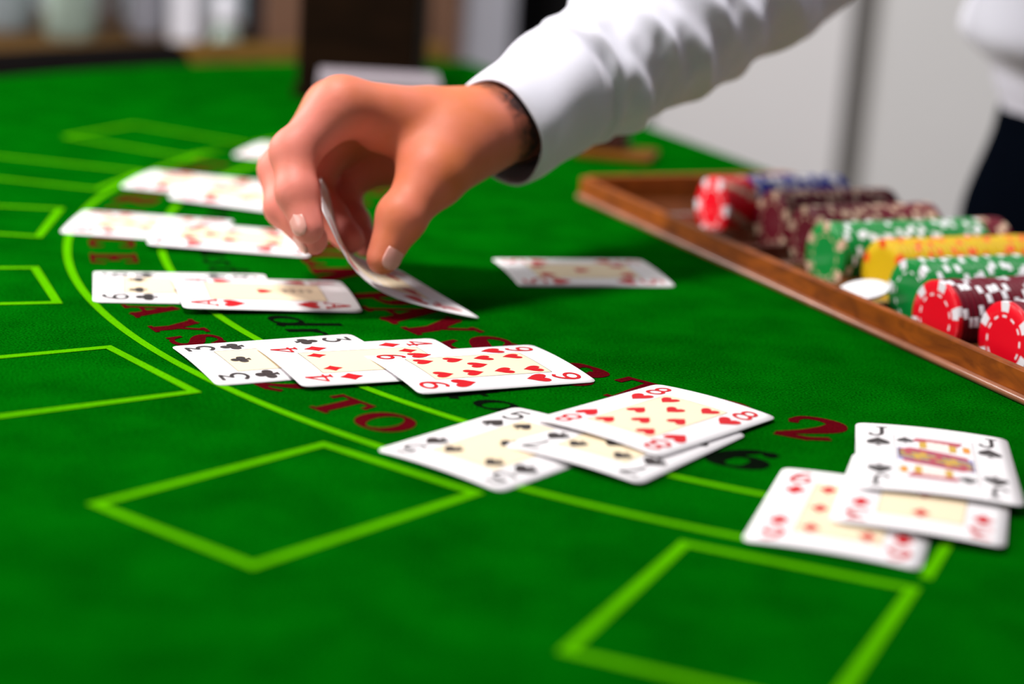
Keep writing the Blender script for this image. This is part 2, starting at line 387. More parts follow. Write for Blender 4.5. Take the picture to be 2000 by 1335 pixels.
M_gl3 = mat('glass_lavender', (0.50, 0.50, 0.58), 0.3, trans=0.15, var=0.3, vscale=12)
M_bott = mat('bottle_black', (0.015, 0.015, 0.02), 0.25)
M_whitebox = mat('box_white', (0.74, 0.73, 0.80), 0.6, var=.03, vscale=10)
M_brownbox = mat('box_brown', (0.16, 0.075, 0.04), 0.6, var=.2, vscale=10)
def on_side(px, dy): return Vector((back_x(px, YS + dy, 60), YS + dy, zs))
def jar(px0, px1, dy, hgt, name, label, cat_, m, prof=None, capm=None):
    a = on_side(px0, dy); b = on_side(px1, dy); r = (b.x - a.x) / 2; c = (a + b) / 2
    o = tag(empty(name, c), label, cat_)
    prof = prof or [(r * .8, 0), (r, .01), (r, hgt * .75), (r * .85, hgt * .85), (r * .6, hgt * .92), (r * .6, hgt)]
    B().lathe(prof, c, 20).build('body', o, m, True)
    B().lathe([(r * .64, 0), (r * .66, .004), (r * .66, .03), (r * .5, .035)], c + Vector((0, 0, prof[-1][1])), 16).build('lid', o, capm or m, True)
    return o
jar(-40, 68, .16, .30, 'glass_jar', 'wide pale blue glass jar on the sideboard beside the green carafe', 'jar', M_gl1)
jar(88, 188, .12, .26, 'glass_carafe', 'pale green glass carafe standing on the sideboard', 'carafe', M_gl2)
jar(196, 236, .26, .16, 'stoneware_bottle', 'small dark brown bottle between green carafe and lavender vase', 'bottle', mat('stone_brown', (.12, .085, .075), .6, var=.2, vscale=20))
jar(246, 326, .2, .30, 'frosted_vase', 'tall frosted lavender grey vase on the sideboard', 'vase', M_gl3)
a = on_side(334, .16); b_ = on_side(390, .16)
o = tag(empty('storage_box', (a + b_) / 2), 'upright plain white box on the sideboard beside the round glass jar', 'box')
B().box((a.x, a.y - .02, zs), (b_.x, a.y + .06, zs + .24)).build('body', o, M_whitebox, bevel=.004)
B().box((a.x - .002, a.y - .022, zs + .24), (b_.x + .002, a.y + .062, zs + .27)).build('lid', o, M_whitebox, bevel=.003)
a = on_side(412, .06); b_ = on_side(466, .06); r = (b_.x - a.x) / 2
jar(412, 466, .06, .1, 'round_jar', 'round pale glass jar with a white lid near the sideboard front edge', 'jar', M_gl2,
    [(r * .5, 0), (r * .85, .006), (r, r), (r * .85, r * 1.7), (r * .55, r * 2.1), (r * .55, r * 2.3)], M_whitebox)
jar(474, 512, .2, .22, 'dark_bottle', 'slim black bottle on the sideboard beside the brown box', 'bottle', M_bott)
a = on_side(516, .2); b_ = on_side(600, .2)
o = tag(empty('wooden_box', (a + b_) / 2), 'tall reddish brown box at the end of the sideboard', 'box')
B().box((a.x, a.y - .02, zs), (b_.x, a.y + .1, zs + .22)).build('body', o, M_brownbox, bevel=.005)
B().box((a.x - .003, a.y - .023, zs + .22), (b_.x + .003, a.y + .103, zs + .24)).build('lid', o, M_brownbox, bevel=.003)

# ------------------------------------------------------------------ the gaming table
U = Vector((0.42961, -0.90301, 0)); N = Vector((-0.90301, -0.42961, 0))   # along the dealer's edge; towards the players
def UN(u_, n_, z=0.0): return U * u_ + N * n_ + Vector((0, 0, z))
CO, RO_ = Vector((0.2620, 1.1445, 0)), 0.5181      # outer printed arc
CI, RI = Vector((0.2729, 1.1525, 0)), 0.4803       # inner printed arc
CT, RT = Vector((0.2675, 1.1490, 0)), 0.850        # table edge
EDGE_N = -0.775                                     # dealer's straight edge
tab = tag(empty('gaming_table', CT + Vector((0, 0, FLOOR_Z))), 'half-round card table covered in green felt with printed betting boxes', 'table')
cu_ = CT.dot(U); cn_ = CT.dot(N)
h_ = EDGE_N - cn_
a0 = math.asin(h_ / RT)
outl = []
for i in range(97):
    a = a0 + (math.pi - 2 * a0) * i / 96
    outl.append((cu_ + RT * math.cos(a), cn_ + RT * math.sin(a)))
TR_U0, TR_U1, TR_N0, TR_N1 = -1.1295, -0.575, -0.5785, -0.742   # chip tray opening
hole = [(TR_U0, TR_N0), (TR_U1, TR_N0), (TR_U1, TR_N1), (TR_U0, TR_N1)]
def plate(name, z0, z1, m, parent, inset=0.0, hole_=True):
    bm = bmesh.new()
    loops = [[((x - cu_) * (1 - inset) + cu_, (y - cn_) * (1 - inset) + cn_) for x, y in outl]] + ([hole] if hole_ else [])
    es = []
    for lp in loops:
        vs = [bm.verts.new(UN(x, y, z1)) for x, y in lp]
        es += [bm.edges.new((vs[i], vs[(i + 1) % len(vs)])) for i in range(len(vs))]
    bmesh.ops.triangle_fill(bm, use_beauty=True, use_dissolve=False, edges=es)
    ret = bmesh.ops.extrude_face_region(bm, geom=list(bm.faces))
    for v in [g for g in ret['geom'] if isinstance(g, bmesh.types.BMVert)]: v.co.z = z0
    bmesh.ops.recalc_face_normals(bm, faces=bm.faces)
    me = bpy.data.meshes.new(name); bm.to_mesh(me); bm.free()
    return link(name, me, parent, m)
felt = plate('felt', -0.004, 0.0, M_felt, tab)
M_tbody = wood_mat('table_wood', (0.09, 0.04, 0.015), (0.16, 0.075, 0.03), 0.4, 5, (1, 6, 1))
plate('table_board', -0.055, -0.0042, M_tbody, tab, 0.0)
# black padded rail round the players' side, timber end blocks
M_pad = mat('rail_leather', (0.006, 0.005, 0.005), 0.9, spec=.0, var=.2, vscale=60, bump=.3, bscale=300)
def rail(a_from, a_to, name, m, rr=0.034, sq=1.0):
    v = []; f = []; ns, nk = 90, 14
    for i in range(ns + 1):
        a = a_from + (a_to - a_from) * i / ns
        for k in range(nk):
            t = 2 * math.pi * k / nk
            R = RT + rr + .002 + rr * math.cos(t); z = -.0115 + rr * .75 * math.sin(t) * sq
            v.append(UN(cu_ + R * math.cos(a), cn_ + R * math.sin(a), z))
    for i in range(ns):
        for k in range(nk): f.append((i * nk + k, i * nk + (k + 1) % nk, (i + 1) * nk + (k + 1) % nk, (i + 1) * nk + k))
    f.append(tuple(range(nk))); f.append(tuple(reversed([ns * nk + k for k in range(nk)])))
    b = B().add(v, f); return b.build(name, tab, m, True)
A_END = math.radians(180) - a0
rail(a0 + .06, A_END - .342, 'padded_rail', M_pad)
rail(A_END - .340, A_END - .02, 'rail_end', wood_mat('rail_wood', (0.06, 0.030, 0.003), (0.11, 0.055, 0.005), .6, 8, (1, 5, 1), 0, 0, .1))
# pedestal
pc = UN(cu_, cn_ + .32)
B().lathe([(.30, 0), (.30, .03), (.12, .07), (.09, .15), (.09, .70), (.16, .83), (.22, .864)], pc + Vector((0, 0, FLOOR_Z)), 32).build('pedestal', tab, M_tbody, True)

# printed lines: betting boxes and the two arcs (thin ink layer on the cloth)
ZP = 0.00025
def flat(name, v2, f, m, parent, z=ZP):
    vv = [Vector((p[0], p[1], z)) for p in v2]
    o = mesh(name, vv, f, parent, m)
    bm = bmesh.new(); bm.from_mesh(o.data)
    for fc in bm.faces:
        if fc.normal.z < 0: fc.normal_flip()
    bm.to_mesh(o.data); bm.free(); return o
def arc_pts(c, R, d0, d1, n=120): return [Vector((c.x + R * math.cos(math.radians(d0 + (d1 - d0) * i / n)), c.y + R * math.sin(math.radians(d0 + (d1 - d0) * i / n)))) for i in range(n + 1)]
# the ring ends on a radial line near the dealer's right hand
end_a, end_b = onz(1808, 1130), onz(1858, 1050)
A1 = math.degrees(math.atan2(end_a.y - CO.y, end_a.x - CO.x)) % 360
A2 = math.degrees(math.atan2(end_b.y - CI.y, end_b.x - CI.x)) % 360
v, f = strip(arc_pts(CO, RO_, 118, A1), .0042); flat('arc_line', v, f, M_lime, felt)
v, f = strip(arc_pts(CI, RI, 118, A2), .0042); flat('arc_line', v, f, M_lime, felt)
v, f = strip([end_a.xy, end_b.xy], .0042); flat('arc_end_line', v, f, M_lime, felt, ZP + .00003)
def rect_fit(p4):
    return [Vector(p) for p in p4]
boxes = [[(-.1421, .6454), (-.0708, .7281), (-.0094, .6842), (-.0797, .5991)],
         [(-.2688, .7848), (-.1802, .8431), (-.1315, .7854), (-.2200, .7200)],
         [(.0227, .5486), (.0654, .6467), (.1409, .6190), (.0985, .5196)],
         [(-.3493, .9458), (-.2480, .9796), (-.2204, .9138), (-.3217, .8740)],
         [(-.3760, 1.1150), (-.2700, 1.1257), (-.2640, 1.0507), (-.3700, 1.0500)],
         [(-.3520, 1.2760), (-.2480, 1.2560), (-.2630, 1.1900), (-.3680, 1.2090)],
         [(-.2900, 1.4330), (-.1960, 1.3850), (-.2310, 1.3200), (-.3240, 1.3650)]]
for bx in boxes:
    v, f = strip(rect_fit(bx), .0045, closed=True); flat('betting_box', v, f, M_lime, felt)

def arc_text(txt, base_R, top_R, m, placed, parent, italic=0.0, wscale=1.0, name='letter'):
    """letters whose feet lie on base_R and whose heads point to the centre; placed = centre angle of each letter"""
    for ch, ang in zip(txt, placed):
        if ch == ' ': continue
        S, wd = glyph(ch); hh = base_R - top_R; bv = B()
        for q_, (pts, ws) in enumerate(S):
            v, f = strip(pts, list(ws)); out = []
            for p in v:
                x = (p.x - wd / 2 + italic * (p.y - .4)) * hh * wscale; y = p.y * hh
                R = base_R - y; A = math.radians(ang) + x / ((base_R + top_R) / 2)
                out.append(Vector((CT.x + R * math.cos(A), CT.y + R * math.sin(A), ZP + q_ * .00002)))
            bv.add(out, f)
        o = mesh(name, bv.v, bv.f, parent, m)
        bm = bmesh.new(); bm.from_mesh(o.data)
        for fc in bm.faces:
            if fc.normal.z < 0: fc.normal_flip()
        bm.to_mesh(o.data); bm.free()
arc_text('INSURANCE', .5130, .4885, M_maroon, [162.6, 166.3, 170.2, 174.0, 178.2, 182.6, 187.0, 191.5, 195.9], felt, wscale=1.12)
arc_text('PAYS', .5130, .4885, M_maroon, [204.3, 208.2, 212.0, 214.6], felt)
arc_text('2TO1', .5120, .4885, M_maroon, [223.4, 227.5, 230.7, 237.0], felt)
arc_text('BLACKJACK', .4000, .3660, M_maroon, [162.0, 167.0, 171.5, 176.5, 181.5, 186.2, 190.8, 195.8, 201.0], felt)
arc_text('PAYS', .4000, .3665, M_maroon, [208.6, 213.1, 217.6, 222.3], felt)
arc_text('3TO2', .3985, .3650, M_maroon, [231.2, 236.6, 242.0, 248.6], felt, wscale=1.08)
arc_text('dealer', .4540, .4280, M_ink, [172.0, 174.2, 176.6, 178.6, 180.4, 182.6], felt, .25, 1.25)
arc_text('must', .4540, .4280, M_ink, [191.5, 194.5, 197.0, 199.0], felt, .25, 1.25)
arc_text('draw', .4540, .4240, M_ink, [212.8, 215.4, 218.2, 221.2], felt, .25, 1.25)
arc_text('to', .4540, .4240, M_ink, [230.2, 232.6], felt, .25, 1.25)
arc_text('16', .4510, .4240, M_ink, [243.2, 246.8], felt, .15, 1.15)
arc_text('and', .4540, .4280, M_ink, [254.5, 257.0, 259.6], felt, .25, 1.25)

# ------------------------------------------------------------------ playing cards
CW, CL = 0.063, 0.088
def round_rect(wd, ln, r, n=6, ny=16, nx=10):
    pts = []
    cs = [(wd / 2 - r, ln / 2 - r, 0), (-wd / 2 + r, ln / 2 - r, 90), (-wd / 2 + r, -ln / 2 + r, 180), (wd / 2 - r, -ln / 2 + r, 270)]
    for i, (cx, cy, a) in enumerate(cs):
        for k in range(n + 1):
            t = math.radians(a + 90 * k / n); pts.append((cx + r * math.cos(t), cy + r * math.sin(t)))
    return pts
def card_body(name, mapf, parent):
    """rounded sheet, built of strips so that it can bow; mapf(x, y, dz) -> world point"""
    r = .0036; rows = 22; cols = 12; v = []; f = []
    ys = [-CL / 2 + CL * (0.5 - 0.5 * math.cos(math.pi * i / rows)) for i in range(rows + 1)]
    for y in ys:
        d = CL / 2 - abs(y); hw = CW / 2 - (r - math.sqrt(max(0, r * r - (r - d) ** 2)) if d < r else 0)
        for k in range(cols + 1): v.append((-hw + 2 * hw * k / cols, y))
    n = len(v)
    for i in range(rows):
        for k in range(cols):
            a = i * (cols + 1) + k; f.append((a, a + 1, a + cols + 2, a + cols + 1))
    top = [mapf(x, y, 0) for x, y in v]; bot = [mapf(x, y, -.00028) for x, y in v]
    ff = list(f) + [tuple(reversed([i + n for i in q])) for q in f]
    rim = [k for k in range(cols + 1)] + [i * (cols + 1) + cols for i in range(1, rows + 1)] + [rows * (cols + 1) + k for k in range(cols - 1, -1, -1)] + [i * (cols + 1) for i in range(rows - 1, 0, -1)]
    for i in range(len(rim)):
        a, b = rim[i], rim[(i + 1) % len(rim)]; ff.append((a, a + n, b + n, b))
    return mesh(name, top + bot, ff, parent, M_white, True)
PIPX = .0103
LAY = {1: [(0, 0)], 2: [(0, 1), (0, -1)], 3: [(0, 1), (0, 0), (0, -1)], 4: [(-1, 1), (1, 1), (-1, -1), (1, -1)],
       5: [(-1, 1), (1, 1), (0, 0), (-1, -1), (1, -1)], 6: [(-1, 1), (1, 1), (-1, 0), (1, 0), (-1, -1), (1, -1)],
       7: [(-1, 1), (1, 1), (-1, 0), (1, 0), (-1, -1), (1, -1), (0, .5)],
       8: [(-1, 1), (1, 1), (-1, 0), (1, 0), (-1, -1), (1, -1), (0, .5), (0, -.5)],
       9: [(-1, 1), (1, 1), (-1, .33), (1, .33), (0, 0), (-1, -.33), (1, -.33), (-1, -1), (1, -1)],
       10: [(-1, 1), (1, 1), (-1, .33), (1, .33), (0, .66), (0, -.66), (-1, -.33), (1, -.33), (-1, -1), (1, -1)]}
CARD_N = 0
def make_card(rank, suit, mapf, base, label, group):
    global CARD_N; CARD_N += 1
    root = tag(empty('playing_card', base), label, 'playing card', group)
    card_body('sheet', mapf, root)
    ink = M_red if suit in 'HD' else M_black
    E1, E2, E3 = .00006, .00010, .00014
    # cream panel and its outline
    px_, py_ = .0160, .0290
    nv = 12; v = []; f = []
    for i in range(nv + 1):
        for k in range(7): v.append(mapf(-px_ + 2 * px_ * k / 6, -py_ + 2 * py_ * i / nv, E1))
    for i in range(nv):
        for k in range(6): a = i * 7 + k; f.append((a, a + 1, a + 8, a + 7))
    mesh('panel', v, f, root, M_panel if rank != 'J' else M_white, True)
    v, f = strip(dense([(-px_, -py_), (px_, -py_), (px_, py_), (-px_, py_), (-px_, -py_ + .0001)], .006), .00028)
    mesh('panel_outline', [mapf(p[0], p[1], E2) for p in v], f, root, M_line)
    def pip(x, y, size, flip, nm):
        b = B()
        for q_, poly in enumerate(suit_poly(suit)):
            q = [(x + (-1 if flip else 1) * a * size, y + (-1 if flip else 1) * c * size) for a, c in poly]
            if suit in 'HS' and len(q) > 10: q = [(x_, y_) for x_, y_ in q]
            cx = sum(p[0] for p in q) / len(q); cy = sum(p[1] for p in q) / len(q)
            if suit == 'C' or len(q) <= 8:
                vs = [mapf(p[0], p[1], E3 + q_ * .00002) for p in q]; b.add(vs, [tuple(range(len(vs)))])
            else:
                vs = [mapf(p[0], p[1], E3 + q_ * .00002) for p in q]; b.add(vs, [tuple(range(len(vs)))])
        return mesh(nm, b.v, b.f, root, ink)
    def index(cx, cy, flip):
        S, wd = card_glyph(rank if rank != '10' else '1'); hh = .0130; b = B()
        for q_, (pts, ws) in enumerate(S):
            v, f = strip(pts, list(ws)); s = -1 if flip else 1
            b.add([mapf(cx + s * (p.x - wd / 2) * hh * 1.02, cy + s * (p.y - .5) * hh, E3 + q_ * .00002) for p in v], f)
        mesh('index', b.v, b.f, root, ink)
    for sx in (-1, 1):
        for sy in (-1, 1):
            index(sx * .0225, sy * .0330, sy < 0)
            pip(sx * .0225, sy * .0182, .0112, sy < 0, 'corner_pip')
    if rank.isdigit():
        for x, y in LAY[int(rank)]: pip(x * PIPX, y * .0222, .0094, y < 0, 'pip')
    elif rank == 'A':
        pip(0, 0, .0086, False, 'pip')
        b = B()
        for k in range(4):
            p = cat([(-.002, -.009 - .0042 * k), (.001, -.011 - .0042 * k), (.003, -.0085 - .0042 * k), (.004, -.0115 - .0042 * k)], 4); v, f = strip(p, .0005); b.add([mapf(q[0], q[1], E3) for q in v], f)
        mesh('scroll_print', b.v, b.f, root, M_line)
    else:
        # court card: two-headed figure drawn as bands of colour
        gold = mat('court_gold', (.55, .33, .03), .4); blue = mat('court_blue', (.22, .20, .42), .4); rr = mat('court_red', (.42, .05, .08), .4); wh = M_white
        org = mat('court_orange', (.75, .25, .01), .4); skin = mat('court_pale', (.78, .68, .62), .4)
        def patch(poly, m, nm, e=E3):
            for s in (1, -1):
                K = 6; a_, b_, c_, d_ = [Vector(q) for q in poly]; vs = []; fs = []
                for i in range(K + 1):
                    for j in range(K + 1):
                        q = a_.lerp(b_, i / K).lerp(d_.lerp(c_, i / K), j / K); vs.append(mapf(s * q.x, s * q.y, e))
                for i in range(K):
                    for j in range(K): z_ = i * (K + 1) + j; fs.append((z_, z_ + K + 1, z_ + K + 2, z_ + 1))
                mesh(nm, vs, fs, root, m)
        patch([(-.015, 0.0), (.015, -.012), (.015, .004), (-.015, .012)], blue, 'court_robe', E2)
        patch([(-.014, .001), (.014, -.008), (.014, -.0055), (-.014, .0035)], gold, 'court_sash')
        for k in range(4): patch([(-.012 + .006 * k, .004 - .0022 * k), (-.0095 + .006 * k, .003 - .0022 * k), (-.0095 + .006 * k, .0085 - .0022 * k), (-.012 + .006 * k, .0095 - .0022 * k)], (rr, gold)[k % 2], 'court_stripe', E3 + .00002)
        patch([(-.015, .009), (.013, .002), (.013, .0065), (-.010, .013)], rr, 'court_collar')
        patch([(-.003, .013), (.006, .011), (.006, .022), (-.003, .023)], skin, 'court_face')
        patch([(-.006, .013), (-.003, .013), (-.003, .022), (-.006, .021)], gold, 'court_hair')
        patch([(.006, .011), (.009, .012), (.009, .020), (.006, .021)], gold, 'court_hair')
        patch([(-.009, .022), (.010, .020), (.012, .0255), (-.007, .0265)], rr, 'court_cap')
        patch([(.0115, .013), (.0145, .013), (.0145, .021), (.0115, .021)], org, 'court_halberd')
        pip(-.0115, .0225, .008, False, 'pip'); pip(.0115, -.0225, .008, True, 'pip')
    return root
def flat_card(rank, suit, cx, cy, ang, label, group, z_top=.0004, z_bot=.0004, bow=.0012, side=0.0):
    """ang = direction (degrees) from the card's bottom edge to its top edge; bow arches it across its width"""
    a = math.radians(ang); ey = Vector((math.cos(a), math.sin(a), 0)); ex = Vector((ey.y, -ey.x, 0)); c = Vector((cx, cy, 0))
    def mp(x, y, dz):
        t = y / CL + .5
        z = z_bot + (z_top - z_bot) * t + bow * (1 - (2 * x / CW) ** 2) + side * (x / CW + .5)
        return c + ex * x + ey * y + Vector((0, 0, z + dz + .0003))
    return make_card(rank, suit, mp, (cx, cy, 0), label, group)
G = 'cards dealt to the players'
# the fan of three in focus (tops point away to the left)
flat_card('3', 'C', -.1000, .8435, 28.6 + 180, 'three of clubs lying lowest in the fan of three cards', G, .0002, .0002, .0010)
flat_card('4', 'D', -.0625, .8445, 27.1 + 180, 'four of diamonds between the three of clubs and nine of hearts', G, .0018, .0008, .0010)
flat_card('9', 'H', -.0143, .8460, 29.0 + 180, 'nine of hearts lying on top of the four of diamonds', G, .0020, .0004, .0014)
# next hand behind
flat_card('6', 'C', -.1680, .9580, 12.3 + 180, 'six of clubs half covered by the ace of hearts', G, .0002, .0002, .0012)
flat_card('A', 'H', -.1250, .9500, 16.35 + 180, 'ace of hearts with one pip, lying on the six of clubs', G, .0030, .0006, .0016)
# hand in front
flat_card('5', 'S', .0015, .7400, 52.4 + 180, 'five of spades tucked under the seven of spades', G, .0002, .0002, .0012)
flat_card('7', 'S', .0496, .7560, 57.0 + 180, 'seven of spades between the five of spades and eight of hearts', G, .0016, .0006, .0012)
flat_card('8', 'H', .0633, .7855, 51.9 + 180, 'eight of hearts lying on top of the seven of spades', G, .0030, .0014, .0014)
# nearest hand by the right
flat_card('6', 'D', .1285, .6865, 73.8, 'six of diamonds lowest of the pile under the jack', G, .0002, .0002, .0012)
q0, q1 = onz(1661, 840), onz(1973, 875)
dj = (q1 - q0).normalized(); dl = Vector((-dj.y, dj.x, 0)); cj = (q0 + q1) / 2 - dl * (CL / 2)
angj = math.degrees(math.atan2(dl.y, dl.x))
q2 = onz(1962, 1084); a3 = math.radians(angj - 6); ey3 = Vector((math.cos(a3), math.sin(a3), 0)); ex3 = Vector((ey3.y, -ey3.x, 0)); c3 = q2 - ex3 * (CW / 2) + ey3 * (CL / 2)
flat_card('3', 'D', c3.x, c3.y, angj - 6, 'three of diamonds mostly hidden beneath the jack of spades', G, .0016, .0026, .0010)
flat_card('J', 'S', cj.x, cj.y, angj, 'jack of spades face card lying on two diamond cards', G, .0034, .0042, .0012)
# dealer's card
flat_card('5', 'H', .0360, 1.0530, 15.5 + 180, 'five of hearts lying alone on the felt by the tray', 'dealer cards', .0002, .0002, .0012)
# far hands
flat_card('8', 'D', -.2114, 1.0934, 0 + 180, 'eight of diamonds under the seven of hearts', G, .0002, .0002, .0012)
flat_card('7', 'H', -.1600, 1.0710, 4 + 180, 'seven of hearts lying over the eight of diamonds', G, .0030, .0006, .0014)
flat_card('4', 'H', -.2027, 1.2244, -9 + 180, 'four of hearts partly covered by the six of hearts', G, .0002, .0002, .0012)
flat_card('6', 'H', -.1660, 1.1865, -9 + 180, 'six of hearts lying over the four of hearts', G, .0030, .0006, .0012)
flat_card('2', 'H', -.1520, 1.3560, -12 + 180, 'two of hearts peeping out behind the fingers', G, .0002, .0002, .0010)

# the card between the fingers: a curved sheet, near long edge through these points
E_PTS = [ony(942, 623, .934), ony(842, 601, .930), ony(752, 572, .926), ony(686, 518, .920), ony(630, 412, .916)]
E_PTS[0].z = max(E_PTS[0].z, .0008)
ecurve = cat3 = None
def cr3(P, t):
    n = len(P) - 1; x = min(max(t, 0), 1) * n; i = min(int(x), n - 1); u_ = x - i
    b, c = P[i], P[i + 1]; a = P[i - 1] if i > 0 else b * 2 - c; d = P[i + 2] if i + 2 <= n else c * 2 - b
    return 0.5 * ((2 * b) + (c - a) * u_ + (2 * a - 5 * b + 4 * c - d) * u_ ** 2 + (3 * b - 3 * c + d - a) * u_ ** 3)
def held(x, y, dz):
    s = y / CL + .5; t = x / CW + .5
    e = cr3(E_PTS, s)
    w0 = Vector((-.0450, .0430, .0120)); w1 = Vector((-.0080, .0600, .0060))
    wv = w0.lerp(w1, min(1, s * 1.1)); tg = (cr3(E_PTS, min(1, s + .02)) - cr3(E_PTS, max(0, s - .02))).normalized()
    nn = tg.cross(wv).normalized() * -1
    if nn.z < 0: nn = -nn
    return e + wv * t + nn * dz
make_card('4', 'H', held, E_PTS[0], 'curved red-suit card being set down between finger and thumb', 'dealer cards')

# ------------------------------------------------------------------ chip tray
M_trayw = wood_mat('tray_wood', (0.14, 0.030, 0.003), (0.30, 0.070, 0.004), 0.5, 40, (1, 1, 3), .0, 0, .2)
M_trayin = wood_mat('tray_inside', (0.10, 0.028, 0.008), (0.17, 0.050, 0.014), 0.22, 20, (1, 1, 1), .8)
M_bead = mat('tray_bead', (0.34, 0.13, 0.07), 0.30, var=.45, vscale=60, coat=.3)
tray = tag(empty('chip_tray', UN((TR_U0 + TR_U1) / 2, (TR_N0 + TR_N1) / 2)), 'brown wooden chip tray let into the felt at the dealer side', 'chip tray')
LIPH = .0145
def unbox(u_0, u_1, n_0, n_1, z0, z1):
    b = B(); p = [UN(a, c, z) for a in (u_0, u_1) for c in (n_0, n_1) for z in (z0, z1)]
    return b.add(p, [(0, 1, 3, 2), (4, 6, 7, 5), (0, 4, 5, 1), (2, 3, 7, 6), (0, 2, 6, 4), (1, 5, 7, 3)])
unbox(TR_U0, TR_U1, TR_N0 - .0001, TR_N0 - .0050, -.018, LIPH).build('front_board', tray, M_trayw, bevel=.0008)
unbox(TR_U0, TR_U1, TR_N1 + .0001, TR_N1 + .006, -.018, LIPH).build('back_board', tray, M_trayw, bevel=.0008)
unbox(TR_U0, TR_U0 + .006, TR_N0 - .005, TR_N1 + .006, -.018, LIPH + .001).build('side_board', tray, M_trayw, bevel=.0008)
unbox(TR_U1 - .006, TR_U1, TR_N0 - .005, TR_N1 + .006, -.018, LIPH + .001).build('side_board', tray, M_trayw, bevel=.0008)
# rounded bead where the tray meets the cloth
def bead(u_0, u_1, n_, r=.0021):
    v = []; f = []; nk = 10
    for uu in (u_0, u_1):
        for k in range(nk):
            t = 2 * math.pi * k / nk; v.append(UN(uu, n_ + r * math.cos(t), .0021 + r * math.sin(t)))
    for k in range(nk): f.append((k, (k + 1) % nk, nk + (k + 1) % nk, nk + k))
    f += [tuple(range(nk)), tuple(range(2 * nk - 1, nk - 1, -1))]
    return B().add(v, f).build('edge_bead', tray, M_bead, True)
bead(TR_U0 + .004, TR_U1, TR_N0 + .0018)
# polished ledge sloping down behind the front board
p = [UN(a, c, z) for a in (TR_U0 + .006, TR_U1 - .006) for c, z in ((TR_N0 - .0050, .0120), (TR_N0 - .0240, .0040), (TR_N0 - .0240, -.010), (TR_N0 - .0050, -.010))]
B().add(p, [(0, 1, 5, 4), (1, 2, 6, 5), (2, 3, 7, 6), (3, 0, 4, 7), (0, 3, 2, 1), (4, 5, 6, 7)]).build('ledge', tray, M_trayin)
RCH, TCH = .0195, .0033; ZC = .0106
ROWS = [-.7330 - .0445 * k for k in range(8)]
ROWN = [-.6130, -.6050, -.6210, -.6345, -.6260, -.6420, -.6460, -.6290]
n_a, n_b = TR_N0 - .0240, TR_N1 + .006
# grooves
def groove(uc):
    v = []; f = []; K = 14; rr = RCH + .0006
    for nn in (n_a, n_b):
        for k in range(K + 1):
            t = math.radians(205 + 130 * k / K); v.append(UN(uc + rr * math.cos(t), nn, ZC + rr * math.sin(t)))
    for k in range(K): f.append((k, k + 1, K + 2 + k, K + 1 + k))
    return mesh('groove', v, f, tray, M_trayin, True)
allrows = [ROWS[0] + .0445 * k for k in (3, 2, 1)] + ROWS + [ROWS[-1] - .0445]
allrows = [a for a in allrows if a + .022 < TR_U1 - .004]
for uc in allrows: groove(uc)
dr = sorted(allrows)
edges = [dr[0] - .0222] + [(a + b) / 2 for a, b in zip(dr[:-1], dr[1:])] + [dr[-1] + .0222]
for e in edges: unbox(e - .0042, e + .0042, n_a, n_b, -.012, .0022).build('divider', tray, M_trayin, bevel=.0006)
unbox(TR_U0 + .006, TR_U1 - .006, n_a, n_b, -.018, -.0100).build('tray_floor', tray, M_trayin)

# chips: disc with six pale edge inserts; rows of them stand on edge in the grooves
CHM = {'red': mat('chip_red', (0.72, 0.002, 0.014), 0.3, coat=.1, spec=.3), 'maroon': mat('chip_maroon', (0.13, 0.002, 0.012), 0.45, spec=.25),
       'green': mat('chip_green', (0.002, 0.22, 0.035), 0.3, coat=.1, spec=.3), 'yellow': mat('chip_yellow', (0.66, 0.42, 0.004), 0.4, spec=.3),
       'blue': mat('chip_blue', (0.008, 0.03, 0.40), 0.4, spec=.3), 'white': mat('chip_white', (0.80, 0.80, 0.84), 0.3),
       'cream': mat('chip_cream', (0.62, 0.42, 0.29), 0.4), 'orange': mat('chip_orange', (0.85, 0.10, 0.01), 0.35)}
def chip_mesh(body, spot, name, ins=6):
    seg = 48; v = []; f = []; mi = []
    prof = [(RCH * .62, 0), (RCH - .0005, 0), (RCH, .0005), (RCH, TCH - .0005), (RCH - .0005, TCH), (RCH * .62, TCH)]
    for r, z in prof:
        for i in range(seg):
            a = 2 * math.pi * i / seg; v.append((r * math.cos(a), r * math.sin(a), z))
    per = seg // ins
    for j in range(len(prof) - 1):
        for i in range(seg):
            f.append((j * seg + i, j * seg + (i + 1) % seg, (j + 1) * seg + (i + 1) % seg, (j + 1) * seg + i)); mi.append(1 if (i % per) in (0, 1) and 1 <= j <= 3 else 0)
    f.append(tuple(reversed(range(seg)))); mi.append(0); f.append(tuple((len(prof) - 1) * seg + i for i in range(seg))); mi.append(0)
    me = bpy.data.meshes.new(name); me.from_pydata(v, [], f); me.update()
    me.materials.append(body); me.materials.append(spot); me.polygons.foreach_set('material_index', mi)
    me.polygons.foreach_set('use_smooth', [True] * len(mi)); shade_auto(me, .9)
    return me
def ring_patch(r_a, r_b, a_a, a_b, z, K=4):
    v = []; f = []
    for k in range(K + 1):
        a = a_a + (a_b - a_a) * k / K
        for rr in (r_a, r_b): v.append((rr * math.cos(a), rr * math.sin(a), z))
    for k in range(K): f.append((2 * k, 2 * k + 1, 2 * k + 3, 2 * k + 2))
    return v, f
